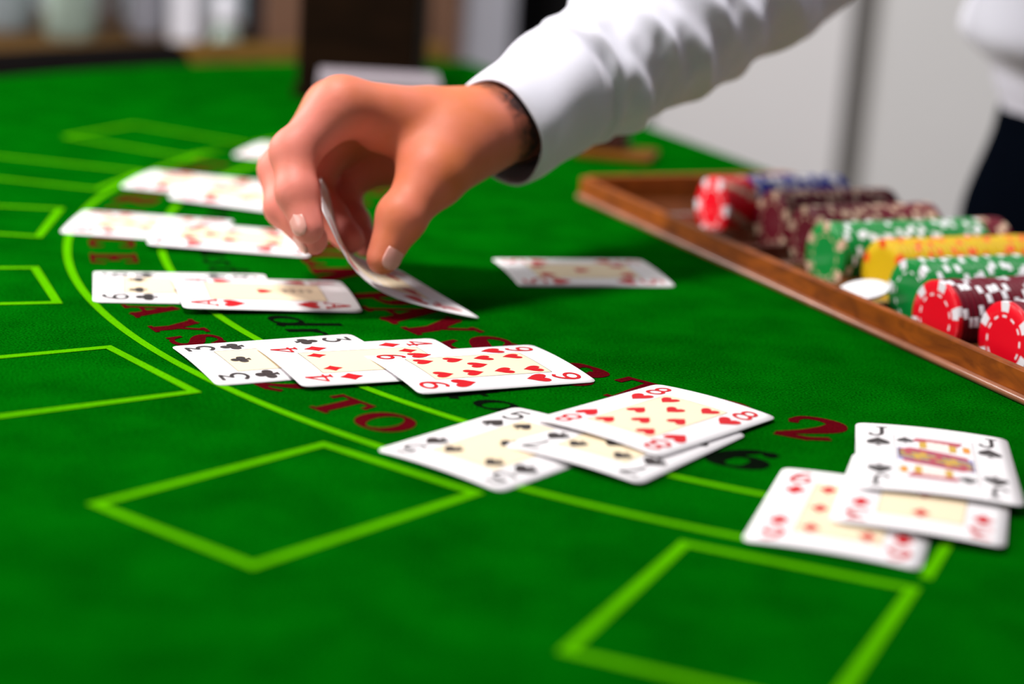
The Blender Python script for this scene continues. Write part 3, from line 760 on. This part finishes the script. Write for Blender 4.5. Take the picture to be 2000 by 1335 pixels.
def face_mesh(kind):
    """print on the visible face: rim blocks and a broken ring"""
    z = -.00008
    me = {}
    b = B()
    for k in range(6):
        v, f = ring_patch(RCH * .74, RCH * .985, 2 * math.pi * k / 6, 2 * math.pi * (k + .333) / 6, z); b.add(v, [tuple(reversed(q)) for q in f])
    d = B()
    for k in range(12):
        v, f = ring_patch(RCH * .60, RCH * .655, 2 * math.pi * (k + .08) / 12, 2 * math.pi * (k + .55) / 12, z, 3); d.add(v, [tuple(reversed(q)) for q in f])
    return b, d
_fb, _fd = face_mesh('x')
def mesh_only(name, b, m):
    me = bpy.data.meshes.new(name); me.from_pydata(b.v, [], b.f); me.update(); me.materials.append(m); return me
FB = {c: mesh_only('rim_blocks', _fb, CHM[c]) for c in ('white', 'orange', 'cream')}
FD = {c: mesh_only('dash_ring', _fd, CHM[c]) for c in ('white', 'yellow', 'cream')}
CM = {('red', 'white'): None, ('maroon', 'cream'): None, ('green', 'white'): None, ('green', 'cream'): None, ('yellow', 'orange'): None, ('blue', 'white'): None, ('white', 'blue'): None, ('red', 'cream'): None, ('maroon', 'white'): None}
for k in CM: CM[k] = chip_mesh(CHM[k[0]], CHM[k[1]], 'chip_%s' % k[0])
# local z of a chip runs away from the players (direction -N)
def chip_basis(uu, nn, rot, z=ZC):
    Z = -N; X = U; Y = Z.cross(X)
    Mx = Matrix((X, Y, Z)).transposed().to_4x4()
    Mx.translation = UN(uu, nn, z)
    return Mx @ Matrix.Rotation(rot, 4, 'Z')
rowdef = [('red', 'white', 7, 'maroon', 'white'), ('red', 'white', 17, 'maroon', 'white'), ('green', 'white', 22, 'green', 'white'), ('yellow', 'orange', 29, 'yellow', 'orange'),
          ('green', 'cream', 36, 'green', 'white'), ('maroon', 'cream', 26, 'maroon', 'cream'), ('maroon', 'cream', 25, 'maroon', 'cream'), ('red', 'white', 28, 'maroon', 'cream')]
rowname = ['first row of red chips, nearest the tray corner', 'second red chip row, beside the bright green one', 'green chip row between red and yellow rows', 'yellow chip row between the two green rows',
           'green chip row between yellow and maroon rows', 'maroon chip row next to the green row', 'middle maroon chip row', 'row that ends in blue chips']
LBL = {0: ('bright red', 'outer red chip row'), 1: ('bright red', 'red chip row touching the green chips'),
       2: ('bright green', 'green row between red and yellow chips'), 3: ('yellow', 'yellow chip row'),
       4: ('green', 'green row between yellow and maroon chips'), 5: ('maroon', 'maroon row beside the green chips'),
       6: ('maroon', 'maroon row beside the blue chips'), 7: ('red', 'blue chip row by the empty groove')}
for k, (bc, sc_, cnt, bc2, sc2) in enumerate(rowdef):
    for i in range(cnt):
        front = i == 0
        body, spot = (bc, sc_) if front else (bc2, sc2)
        if k == 7 and i >= 7: body, spot = ('white', 'blue') if i in (12, 13, 19, 25) else ('blue', 'white')
        if k == 7 and 1 <= i < 7: body, spot = ('red', 'cream')
        if k == 4 and i >= 31: body, spot = ('maroon', 'cream')
        ch = bpy.data.objects.new('poker_chip', CM[(body, spot)]); COL.objects.link(ch)
        nn = ROWN[k] - i * (TCH + .00004)
        rot = random.uniform(0, 6.28) if not front else [.25, .5, .9, .2, .3, .1, .4, .8][k]
        ch.matrix_basis = chip_basis(ROWS[k], nn, rot, ZC + (0 if front else random.uniform(-.0003, .0003)))
        rn = LBL[k][1]
        if front:
            tag(ch, 'front chip with %s face, heading the %s' % (LBL[k][0], rn), 'poker chip', 'front chips of the tray rows')
            for me in (FB[{'orange': 'orange', 'cream': 'cream'}.get(spot, 'white')], FD['yellow' if bc == 'yellow' else ('cream' if spot == 'cream' else 'white')]):
                o = bpy.data.objects.new(me.name.split('.')[0], me); COL.objects.link(o); o.parent = ch
        else:
            tag(ch, '%s chip packed edge-on in the %s' % ({'white': 'white', 'blue': 'blue', 'maroon': 'dark red', 'red': 'red', 'green': 'green', 'yellow': 'yellow'}[body], rn), 'poker chip', '%s chips in the %s' % (body, rn))
# white button lying in the tray
c = UN(-.838, -.6035, .0085)
bt = tag(empty('dealer_button', c), 'round white plastic button leaning in the tray before the yellow chips', 'button')
BTN = UN(-.838, -.6035, .0085)
Mb = (Matrix.Rotation(math.radians(14), 3, U))
B().lathe([(.0125, 0), (.0140, .0008), (.0140, .0022), (.0125, .003)], BTN, 32, Mb).build('disc', bt, mat('button_white', (.88, .88, .92), .25), True)
B().lathe([(.0105, 0), (.0112, .0002), (.0112, .0005), (.0105, .0007)], BTN + Mb @ Vector((0, 0, .0029)), 32, Mb).build('raised_face', bt, mat('button_white2', (.9, .9, .94), .2), True)

# ------------------------------------------------------------------ things at the far end of the table
M_shoe = wood_mat('shoe_wood', (0.006, 0.0028, 0.0012), (0.012, 0.005, 0.002), 0.9, 10, (1, 1, 4), .0, 0.0, .05)
s0 = onz(578, 190); s1 = Vector((s0.x + .098, s0.y - .006, 0))
sh = tag(empty('card_shoe', (s0 + s1) / 2 + Vector((0, .06, 0))), 'tall dark brown wooden card box standing on the felt', 'card box')
B().box((s0.x, s0.y, .0005), (s0.x + .098, s0.y + .16, .15)).build('case', sh, M_shoe, bevel=.003)
B().box((s0.x - .003, s0.y - .003, .1502), (s0.x + .101, s0.y + .163, .160)).build('lid', sh, M_shoe, bevel=.002)
B().box((s0.x - .003, s0.y - .003, .0004), (s0.x + .101, s0.y - .0002, .010)).build('plinth', sh, M_shoe, bevel=.001)
dk = tag(empty('card_deck', (-.125, 1.545, 0)), 'squared pile of pale cards lying before the dark box', 'card deck')
for k in range(11):
    jx, jy = random.uniform(-.001, .001), random.uniform(-.001, .001)
    A = Matrix.Translation((-.118 + jx, 1.530 + jy, 0)) @ Matrix.Rotation(math.radians(6 + random.uniform(-.8, .8)), 4, 'Z')
    B().box((-.047, -.0315, .0004 + k * .0032), (.047, .0315, .0034 + k * .0032), A).build('card_layer', dk, mat('deck_%d' % (k % 2), (.34, .30, .34) if k % 2 else (.28, .24, .27), .5, var=.05, vscale=40), bevel=.0005)
hb = onz(1180, 312)
hd = tag(empty('card_holder', hb), 'small dark wooden holder on an amber base below the sleeve', 'card holder')
A = Matrix.Translation((hb.x + .012, hb.y + .012, 0)) @ Matrix.Rotation(math.radians(-12), 4, 'Z')
B().box((-.030, -.022, .0004), (.026, .022, .0060), A).build('base', hd, mat('holder_amber', (.15, .055, .003), .6, spec=.1, var=.2, vscale=60), bevel=.002)
B().box((-.030, -.006, .0061), (.004, .018, .040), A).build('upright', hd, mat('holder_dark', (.045, .010, .008), .4, var=.3, vscale=40), bevel=.002)

# ------------------------------------------------------------------ the dealer
def capsule(P, a, b, ra, rb):
    a = np.array(a, np.float32); b = np.array(b, np.float32); ba = b - a
    h = np.clip(((P - a) @ ba) / float(ba @ ba), 0, 1)[..., None]
    d = P - a - h * ba
    return np.sqrt((d * d).sum(-1)) - (ra + (rb - ra) * h[..., 0])
def smin(a, b, k):
    h = np.clip(.5 + .5 * (b - a) / k, 0, 1); return b + (a - b) * h - k * h * (1 - h)
def surface_nets(fn, lo, hi, h):
    ax = [np.arange(lo[i], hi[i] + h, h, dtype=np.float32) for i in range(3)]
    shp = tuple(len(a) for a in ax)
    V = np.empty(shp, np.float32)
    for i in range(0, shp[0], 16):
        X, Y, Z = np.meshgrid(ax[0][i:i + 16], ax[1], ax[2], indexing='ij'); V[i:i + 16] = fn(np.stack([X, Y, Z], -1))
    s = V < 0
    cs = [(i, j, k) for i in (0, 1) for j in (0, 1) for k in (0, 1)]
    def sl(a, c): return a[c[0]:shp[0] - 1 + c[0], c[1]:shp[1] - 1 + c[1], c[2]:shp[2] - 1 + c[2]]
    cnt = sum(sl(s, c).astype(np.int8) for c in cs)
    act = (cnt > 0) & (cnt < 8); idx = np.argwhere(act)
    vid = -np.ones(act.shape, np.int64); vid[act] = np.arange(len(idx))
    cv = np.stack([V[idx[:, 0] + c[0], idx[:, 1] + c[1], idx[:, 2] + c[2]] for c in cs], 1)
    acc = np.zeros((len(idx), 3)); num = np.zeros(len(idx))
    for a in range(8):
        for b in range(a + 1, 8):
            if sum(abs(cs[a][i] - cs[b][i]) for i in range(3)) != 1: continue
            m = (cv[:, a] < 0) != (cv[:, b] < 0); t = np.where(m, cv[:, a] / (cv[:, a] - cv[:, b] + 1e-12), 0)
            p = np.array(cs[a]) + t[:, None] * (np.array(cs[b]) - np.array(cs[a])); acc += np.where(m[:, None], p, 0); num += m
    verts = (idx + acc / num[:, None]) * h + np.array([a[0] for a in ax])
    quads = []
    for d in range(3):
        e1, e2 = [(1, 2), (2, 0), (0, 1)][d]
        A = [slice(None)] * 3; Bq = [slice(None)] * 3; A[d] = slice(0, -1); Bq[d] = slice(1, None)
        ch = s[tuple(A)] != s[tuple(Bq)]; ii = np.argwhere(ch)
        ii = ii[(ii[:, e1] > 0) & (ii[:, e2] > 0) & (ii[:, e1] < shp[e1] - 1) & (ii[:, e2] < shp[e2] - 1)]
        ins = s[ii[:, 0], ii[:, 1], ii[:, 2]]
        def at(o1, o2):
            j = ii.copy(); j[:, e1] += o1; j[:, e2] += o2; return vid[j[:, 0], j[:, 1], j[:, 2]]
        q = np.stack([at(-1, -1), at(0, -1), at(0, 0), at(-1, 0)], 1); q[~ins] = q[~ins][:, ::-1]; quads.append(q)
    q = np.concatenate(quads); q = q[(q >= 0).all(1)]
    return verts, q

P3 = lambda px, py, Y: ony(px, py, Y)
WR = P3(985, 232, 1.005)
ELB = P3(1545, -85, 1.19)
fing = {
    'index': [(P3(666, 206, .957), .0130), (P3(574, 298, .944), .0112), (P3(580, 376, .930), .0098), (P3(602, 446, .9205), .0078)],
    'middle': [(P3(650, 212, .985), .0130), (P3(550, 332, .970), .0112), (P3(557, 404, .952), .0098), (P3(612, 468, .934), .0076)],
    'ring': [(P3(672, 248, 1.006), .0125), (P3(606, 358, .996), .0104), (P3(642, 424, .984), .0092), (P3(684, 468, .972), .0076)],
    'little': [(P3(706, 296, 1.022), .0115), (P3(668, 384, 1.012), .0092), (P3(690, 436, 1.000), .0084), (P3(716, 476, .990), .0072)],
}
thumb = [(P3(912, 268, .985), .0185), (P3(846, 338, .958), .0142), (P3(784, 424, .938), .0118), (P3(748, 504, .9300), .0084)]
fore_dir = (ELB - WR).normalized()
def hand_sdf(P):
    # palm and back of the hand
    pal = capsule(P, WR, P3(840, 232, .985), .0178, .0140)
    side_v = Vector((0.0, 1, 0.05))
    wr2 = WR + Vector((.006, .016, -.006))
    pal = smin(pal, capsule(P, wr2, P3(860, 262, 1.014), .0165, .0150), .012)
    pal = smin(pal, capsule(P, WR, WR + fore_dir * .11, .0182, .0230), .010)
    pal = smin(pal, capsule(P, wr2, wr2 + fore_dir * .11, .0170, .0230), .010)
    mids = {'index': (840, 226, .980), 'middle': (840, 232, .998), 'ring': (845, 258, 1.012), 'little': (850, 296, 1.024)}
    for k, m in mids.items():
        pal = smin(pal, capsule(P, P3(*m), fing[k][0][0], .0135, fing[k][0][1] * 1.02), .010)
    # heel and thenar
    pal = smin(pal, capsule(P, P3(960, 262, .995), thumb[0][0], .0170, .0180), .012)
    pal = smin(pal, capsule(P, thumb[0][0], thumb[1][0], .0185, .0145), .012)
    pal = smin(pal, capsule(P, P3(860, 270, .975), P3(740, 262, .968), .0135, .0085), .014)   # web towards the index
    pal = smin(pal, capsule(P, P3(900, 300, 1.020), P3(740, 318, 1.020), .0150, .0120), .012)   # heel on the little-finger side
    out = None
    def chain(js, k):
        d = None
        for (a, ra), (b, rb) in zip(js[:-1], js[1:]):
            c = capsule(P, a, b, ra, rb)
            # a little swelling at the joint
            d = c if d is None else smin(d, c, .0035)
        for (a, ra) in js[1:-1]:
            q = P - np.array(a, np.float32); d = smin(d, np.sqrt((q * q).sum(-1)) - ra * 1.0, .004)
        return smin(pal, d, k)
    for k in fing:
        d = chain(fing[k], .009); out = d if out is None else np.minimum(out, d)
    out = np.minimum(out, chain(thumb, .012))
    return out
hv, hq = surface_nets(hand_sdf, (-.150, .895, .005), (.100, 1.110, .160), .0016)
# left hand resting on the cloth at the dealer's edge
LW = UN(-.500, -.815, .048); LD = (UN(-.470, -.66) - LW); LD.z = 0; LD.normalize(); LS = Vector((-LD.y, LD.x, 0))
def left_sdf(P):
    kn = [LW + LD * .080 + LS * (.030 - .020 * k) + Vector((0, 0, -.014 - .002 * abs(k - 1))) for k in range(4)]
    d = capsule(P, LW - LD * .05 + Vector((0, 0, .03)), LW, .026, .021)
    for k in range(4): d = smin(d, capsule(P, LW + LS * (.010 - .007 * k), kn[k], .016, .0115), .010)
    out = d
    ln = [.070, .080, .074, .058]
    for k in range(4):
        fd = (LD + LS * (.12 - .09 * k)).normalized(); m = kn[k] + fd * ln[k] * .5 + Vector((0, 0, .000)); e = kn[k] + fd * ln[k]; e.z = .0085; m.z = .019
        out = np.minimum(out, smin(d, smin(capsule(P, kn[k], m, .0112, .0096), capsule(P, m, e, .0096, .0075), .004), .008))
    tb_ = LW + LD * .022 + LS * .022 + Vector((0, 0, -.010)); tm = tb_ + LD * .030 + LS * .024; tm.z = .020; te = tm + LD * .030 + LS * .008; te.z = .0095
    out = np.minimum(out, smin(d, smin(capsule(P, tb_, tm, .0145, .0115), capsule(P, tm, te, .0115, .0085), .004), .010))
    return out
lc = LW + LD * .06
lv, lq = surface_nets(left_sdf, (lc.x - .16, lc.y - .16, .0012), (lc.x + .16, lc.y + .16, .115), .0022)
person = tag(empty('person', (.50, 1.62, FLOOR_Z)), 'dealer in white shirt and black trousers leaning over to set down a card', 'person')
# skin with a ruddier tone on knuckles and fingertips, inked pattern round the wrist
ms = bpy.data.materials.new('skin'); ms.use_nodes = True; nt = ms.node_tree; bs = nt.nodes['Principled BSDF']
bs.inputs['Roughness'].default_value = .55; bs.inputs['Specular IOR Level'].default_value = .3; bs.inputs['Subsurface Weight'].default_value = .12
bs.inputs['Subsurface Radius'].default_value = (.8, .25, .12); bs.inputs['Subsurface Scale'].default_value = .004
tc = nt.nodes.new('ShaderNodeTexCoord')
nz = nt.nodes.new('ShaderNodeTexNoise'); nz.inputs['Scale'].default_value = 34; nz.inputs['Detail'].default_value = 5
rp = nt.nodes.new('ShaderNodeValToRGB'); rp.color_ramp.elements[0].position = .35; rp.color_ramp.elements[1].position = .66
rp.color_ramp.elements[0].color = (.58, .155, .055, 1); rp.color_ramp.elements[1].color = (.66, .185, .115, 1)
nt.links.new(tc.outputs['Object'], nz.inputs['Vector']); nt.links.new(nz.outputs['Fac'], rp.inputs[0])
vt = nt.nodes.new('ShaderNodeVertexColor'); vt.layer_name = 'tattoo'
nt2 = nt.nodes.new('ShaderNodeTexNoise'); nt2.inputs['Scale'].default_value = 120; nt2.inputs['Detail'].default_value = 2; nt2.inputs['Distortion'].default_value = 1.5
nt.links.new(tc.outputs['Object'], nt2.inputs['Vector'])
r2 = nt.nodes.new('ShaderNodeValToRGB'); r2.color_ramp.elements[0].position = .42; r2.color_ramp.elements[1].position = .56
r2.color_ramp.elements[0].color = (.95, .95, .95, 1); r2.color_ramp.elements[1].color = (.55, .55, .55, 1)
nt.links.new(nt2.outputs['Fac'], r2.inputs[0])
mu = nt.nodes.new('ShaderNodeMath'); mu.operation = 'MULTIPLY'; nt.links.new(vt.outputs['Color'], mu.inputs[0]); nt.links.new(r2.outputs[0], mu.inputs[1])
mx = nt.nodes.new('ShaderNodeMix'); mx.data_type = 'RGBA'; nt.links.new(mu.outputs[0], mx.inputs[0])
vf = nt.nodes.new('ShaderNodeVertexColor'); vf.layer_name = 'flush'
mf = nt.nodes.new('ShaderNodeMix'); mf.data_type = 'RGBA'; nt.links.new(vf.outputs['Color'], mf.inputs[0])
nt.links.new(rp.outputs[0], mf.inputs[6]); mf.inputs[7].default_value = (.70, .21, .17, 1)
nt.links.new(mf.outputs[2], mx.inputs[6]); mx.inputs[7].default_value = (.016, .016, .019, 1); nt.links.new(mx.outputs[2], bs.inputs['Base Color'])
nb = nt.nodes.new('ShaderNodeTexNoise'); nb.inputs['Scale'].default_value = 420; nb.inputs['Detail'].default_value = 3
bp = nt.nodes.new('ShaderNodeBump'); bp.inputs['Strength'].default_value = .12; bp.inputs['Distance'].default_value = .0006
nt.links.new(tc.outputs['Object'], nb.inputs['Vector']); nt.links.new(nb.outputs['Fac'], bp.inputs['Height']); nt.links.new(bp.outputs[0], bs.inputs['Normal'])
body = mesh('body', hv, hq, person, ms, True)
sm = body.modifiers.new('smooth', 'SMOOTH'); sm.factor = .5; sm.iterations = 9
ca = body.data.color_attributes.new('tattoo', 'FLOAT_COLOR', 'POINT')
tt = (np.asarray(hv) - np.array(WR)) @ np.array(fore_dir)
tv = np.clip((tt + .016) / .008, 0, 1)
ca.data.foreach_set('color', np.stack([tv, tv, tv, np.ones_like(tv)], 1).astype(np.float32).ravel())

pts_ = [p for k in fing for (p, r) in fing[k][1:]] + [fing['index'][0][0].lerp(fing['index'][1][0], .6)]
HV = np.asarray(hv); fl = np.zeros(len(HV))
for p in pts_: fl = np.maximum(fl, np.exp(-(((HV - np.array(p)) ** 2).sum(1)) / .020 ** 2))
fl = np.clip(fl * 1.1, 0, 1)
cf = body.data.color_attributes.new('flush', 'FLOAT_COLOR', 'POINT')
cf.data.foreach_set('color', np.stack([fl, fl, fl, np.ones_like(fl)], 1).astype(np.float32).ravel())
lh = mesh('hand', lv, lq, person, ms, True)
sm2 = lh.modifiers.new('smooth', 'SMOOTH'); sm2.factor = .5; sm2.iterations = 6
for nm_ in ('tattoo', 'flush'):
    c_ = lh.data.color_attributes.new(nm_, 'FLOAT_COLOR', 'POINT')
    c_.data.foreach_set('color', np.tile(np.array([0, 0, 0, 1], np.float32), len(lv)))
M_nail = mat('nail', (.70, .33, .28), .3, coat=.2)
def nail(tip, prev, nrm, wd, ln, off, name='fingernail'):
    ax = (tip - prev).normalized(); nrm = (nrm - ax * nrm.dot(ax)).normalized(); sd = ax.cross(nrm)
    v = []; f = []; K, J = 10, 10
    for j in range(J + 1):
        t = -1 + 2 * j / J
        hw = wd / 2 * math.sqrt(max(.02, 1 - abs(t) ** 3.2))
        for k in range(K + 1):
            s = -1 + 2 * k / K
            p = tip + ax * (t * ln / 2 - ln * .12) + sd * (s * hw) + nrm * (off - (s * .95) ** 2 * wd * .13 - max(0, t) ** 2 * .0012)
            v.append(p)
    for j in range(J):
        for k in range(K): a = j * (K + 1) + k; f.append((a, a + 1, a + K + 2, a + K + 1))
    o = mesh(name, v, f, person, M_nail, True)
    sd_ = o.modifiers.new('solid', 'SOLIDIFY'); sd_.thickness = .0006; sd_.offset = 0
    return o
nail(fing['index'][3][0], fing['index'][2][0], Vector((-.45, -.85, .10)), .0088, .0110, .0080)
nail(fing['middle'][3][0], fing['middle'][2][0], Vector((-.25, -.75, -.6)), .0088, .0110, .0078)
nail(thumb[3][0], thumb[2][0], Vector((.62, -.74, .15)), .0105, .0125, .0088)

# shirt: sleeve as a lofted tube with folds, cuff, and the loose body of the shirt
def shirt_mat(name, col):
    m = mat(name, col, .75, var=.04, vscale=20, bump=.15, bscale=700, sheen=.2); return m
M_shirt = shirt_mat('shirt_cotton', (.77, .76, .86))
def loft(stations, seg, disp=None, n_sub=10):
    """stations: (centre, radius a, radius b, up-vector); Catmull-Rom between them; returns verts, faces, rings"""
    Cs = [Vector(s[0]) for s in stations]; n = len(Cs) - 1; tot = n * n_sub; v = []; f = []
    for i in range(tot + 1):
        t = i / tot; c = cr3(Cs, t); tg = (cr3(Cs, min(1, t + .004)) - cr3(Cs, max(0, t - .004))).normalized()
        x = t * n; k = min(int(x), n - 1); u_ = x - k; u_ = u_ * u_ * (3 - 2 * u_)
        ra = stations[k][1] * (1 - u_) + stations[k + 1][1] * u_; rb = stations[k][2] * (1 - u_) + stations[k + 1][2] * u_
        up = Vector((0, 0, 1)); e1 = (up - tg * up.dot(tg)).normalized(); e2 = tg.cross(e1)
        for j in range(seg):
            a = 2 * math.pi * j / seg; d = disp(t, a) if disp else 0
            v.append(c + e1 * ((ra + d) * math.cos(a)) + e2 * ((rb + d) * math.sin(a)))
    for i in range(tot):
        for j in range(seg): f.append((i * seg + j, i * seg + (j + 1) % seg, (i + 1) * seg + (j + 1) % seg, (i + 1) * seg + j))
    return v, f
def mpx(px, Y): return px / F_PX * (Y * math.cos(PITCH) + .06)
CUFF = P3(975, 258, 1.005)
SHO = Vector((.36, 1.44, .40))
st = [(P3(1085, 182, 1.040), .0335, .0335), (P3(1120, 160, 1.052), .0362, .0358), (P3(1190, 115, 1.075), .0395, .0385), (P3(1274, 68, 1.100), .0420, .0410), (P3(1370, 12, 1.130), .0430, .0430),
      (P3(1462, -45, 1.160), .0450, .0460), (P3(1545, -96, 1.190), .0470, .0480), (P3(1600, -190, 1.225), .0500, .0510), (P3(1650, -330, 1.270), .0560, .0560), (P3(1760, -560, 1.340), .0640, .0640), (SHO, .0800, .0800)]
folds = []
R_ = random.Random(3)
for i in range(9):
    folds.append((.07 + .09 * i + R_.uniform(-.02, .02), R_.uniform(-3.1, 3.1), R_.uniform(.03, .06), R_.uniform(.020, .030), R_.uniform(.0030, .0055), R_.uniform(.7, 1.4)))
# folds on the camera side of the sleeve
for t0, a_, amp in [(.155, 1.9, .0050), (.215, 1.1, .0055), (.29, 1.8, .0050), (.37, 1.2, .0055), (.46, 1.7, .0050), (.56, 1.2, .006)]:
    folds.append((t0, a_, .035, .018, amp, .85))
def fold_disp(t, a):
    d = 0
    for t0, ac, sl_, wd, amp, aw in folds:
        da = (a - ac + math.pi) % (2 * math.pi) - math.pi
        d += amp * math.exp(-((t - t0 - sl_ * da) / wd) ** 2) * math.exp(-(da / aw) ** 2)
    nv = Vector((t * 16 + a * .5, math.cos(a) * 1.1, math.sin(a) * 1.1))
    d += (.0042 * mnoise.noise(nv) + .0020 * mnoise.noise(nv * 2.3)) * min(1, t / .06)
    return (d - .0012) * min(1, .25 + t / .08)
v, f = loft(st, 96, fold_disp, 22)
shirt_b = B().add(v, f)
# body of the shirt: rings from the waist fold up to the shoulders
TC = [Vector((.470, 1.505, .035)), Vector((.468, 1.500, .070)), Vector((.455, 1.485, .105)), Vector((.455, 1.480, .150)), Vector((.450, 1.475, .230)), Vector((.445, 1.470, .320)), Vector((.440, 1.470, .410)), Vector((.440, 1.475, .470)), Vector((.440, 1.48, .520))]
TR = [(.118, .150), (.130, .158), (.158, .172), (.150, .170), (.150, .178), (.158, .190), (.150, .195), (.110, .140), (.060, .065)]
def torso(C_, R2, seg=64, disp=None):
    v = []; f = []; C_ = [c + Vector((.030, 0, 0)) for c in C_]
    n = len(C_) - 1; sub = 8
    for i in range(n * sub + 1):
        t = i / (n * sub); c = cr3(C_, t); x = t * n; k = min(int(x), n - 1); u_ = x - k; u_ = u_ * u_ * (3 - 2 * u_)
        ra = R2[k][0] * (1 - u_) + R2[k + 1][0] * u_; rb = R2[k][1] * (1 - u_) + R2[k + 1][1] * u_
        for j in range(seg):
            a = 2 * math.pi * j / seg; d = disp(t, a) if disp else 0
            v.append(c + N * ((ra + d) * math.cos(a)) + U * ((rb + d) * math.sin(a)))
    m = n * sub
    for i in range(m):
        for j in range(seg): f.append((i * seg + j, i * seg + (j + 1) % seg, (i + 1) * seg + (j + 1) % seg, (i + 1) * seg + j))
    f.append(tuple(reversed(range(seg)))); f.append(tuple(m * seg + j for j in range(seg)))
    return v, f
v, f = torso(TC, TR, 64, lambda t, a: .004 * math.sin(a * 7 + t * 9) * math.exp(-((t - .3) / .3) ** 2))
shirt_b.add(v, f)
# left sleeve hangs at the side
st2 = [(Vector((.63, 1.35, .40)), .06, .06), (Vector((.675, 1.22, .27)), .05, .05), (Vector((.670, 1.08, .17)), .046, .046), (LW.lerp(Vector((.67, 1.08, .17)), .45), .042, .042), (LW - LD * .022 + Vector((0, 0, .016)), .034, .034)]
v, f = loft(st2, 32, None, 10); shirt_b.add(v, f + [tuple(range(32)), tuple(len(v) - 1 - i for i in range(32))])
shirt = shirt_b.build('shirt', person, M_shirt, True)
# cuff: thicker double cloth, open at the wrist
def cuff_part():
    a = CUFF; b = P3(1090, 180, 1.042); n = 12; seg = 64; v = []; f = []
    tg = (b - a).normalized(); up = Vector((0, 0, 1)); e1 = (up - tg * up.dot(tg)).normalized(); e2 = tg.cross(e1)
    prof = []
    for i in range(n + 1): prof.append((i / n, 0.0))
    rings = [(t, .0298 + .0045 * t + .0006 * math.sin(t * 9)) for t, _ in prof]
    inner = [(t, r - .0016) for t, r in reversed(rings)]
    allr = inner[:-1] + [(0.0, rings[0][1] - .0016), (-.012, rings[0][1] - .0008)] + rings
    for t, r in allr:
        c = a.lerp(b, t)
        for j in range(seg):
            an = 2 * math.pi * j / seg; d = .0010 * math.sin(an * 2 + 1.0) + .0006 * math.sin(an * 5 + t * 4)
            v.append(c + e1 * ((r + d) * math.cos(an)) + e2 * ((r + d) * math.sin(an)))
    for i in range(len(allr) - 1):
        for j in range(seg): f.append((i * seg + j, i * seg + (j + 1) % seg, (i + 1) * seg + (j + 1) % seg, (i + 1) * seg + j))
    return mesh('cuff', v, f, shirt, M_shirt, True)
cuff_part()
M_trou = mat('trouser_cloth', (.0022, .0035, .007), .95, spec=.0, var=.2, vscale=40, bump=.2, bscale=500)
tb = B()
hip = [Vector((.475, 1.51, .066)), Vector((.472, 1.51, .03)), Vector((.470, 1.51, -.05)), Vector((.470, 1.51, -.12))]
v, f = torso(hip, [(.116, .148), (.124, .158), (.140, .175), (.130, .175)], 48); tb.add(v, f)
for s in (-1, 1):
    hc = Vector((.500, 1.51, -.06)) + U * (.085 * s)
    ls = [(hc, .092, .092), (hc + Vector((0, 0, -.25)), .080, .080), (hc + Vector((0, 0, -.45)), .062, .062), (hc + Vector((0, 0, -.62)), .058, .058), (Vector((hc.x, hc.y, FLOOR_Z + .05)), .056, .056)]
    vv = []; ff = []; seg = 28
    for i, (c, ra, rb) in enumerate(ls):
        for j in range(seg): an = 2 * math.pi * j / seg; vv.append(c + Vector((ra * math.cos(an), rb * math.sin(an), 0)))
    for i in range(len(ls) - 1):
        for j in range(seg): ff.append((i * seg + j, i * seg + (j + 1) % seg, (i + 1) * seg + (j + 1) % seg, (i + 1) * seg + j))
    ff += [tuple(range(seg)), tuple(len(vv) - 1 - j for j in range(seg))]
    tb.add(vv, ff)
    sv = []; sf = []
    fc = Vector((hc.x, hc.y, FLOOR_Z)) + N * .05
    for i, (z, k) in enumerate(((0.0005, 1.0), (.03, 1.02), (.055, .8), (.07, .5))):
        for j in range(20): an = 2 * math.pi * j / 20; sv.append(fc + N * (.125 * k * math.cos(an) - (.03 if i > 1 else 0)) + U * (.045 * k * math.sin(an)) + Vector((0, 0, z)))
    for i in range(3):
        for j in range(20): sf.append((i * 20 + j, i * 20 + (j + 1) % 20, (i + 1) * 20 + (j + 1) % 20, (i + 1) * 20 + j))
    sf += [tuple(range(20)), tuple(60 + j for j in range(20))]
    B().add(sv, sf).build('shoe', person, mat('shoe_leather', (.01, .009, .009), .3), True)
trou = tb.build('trousers', person, M_trou, True)
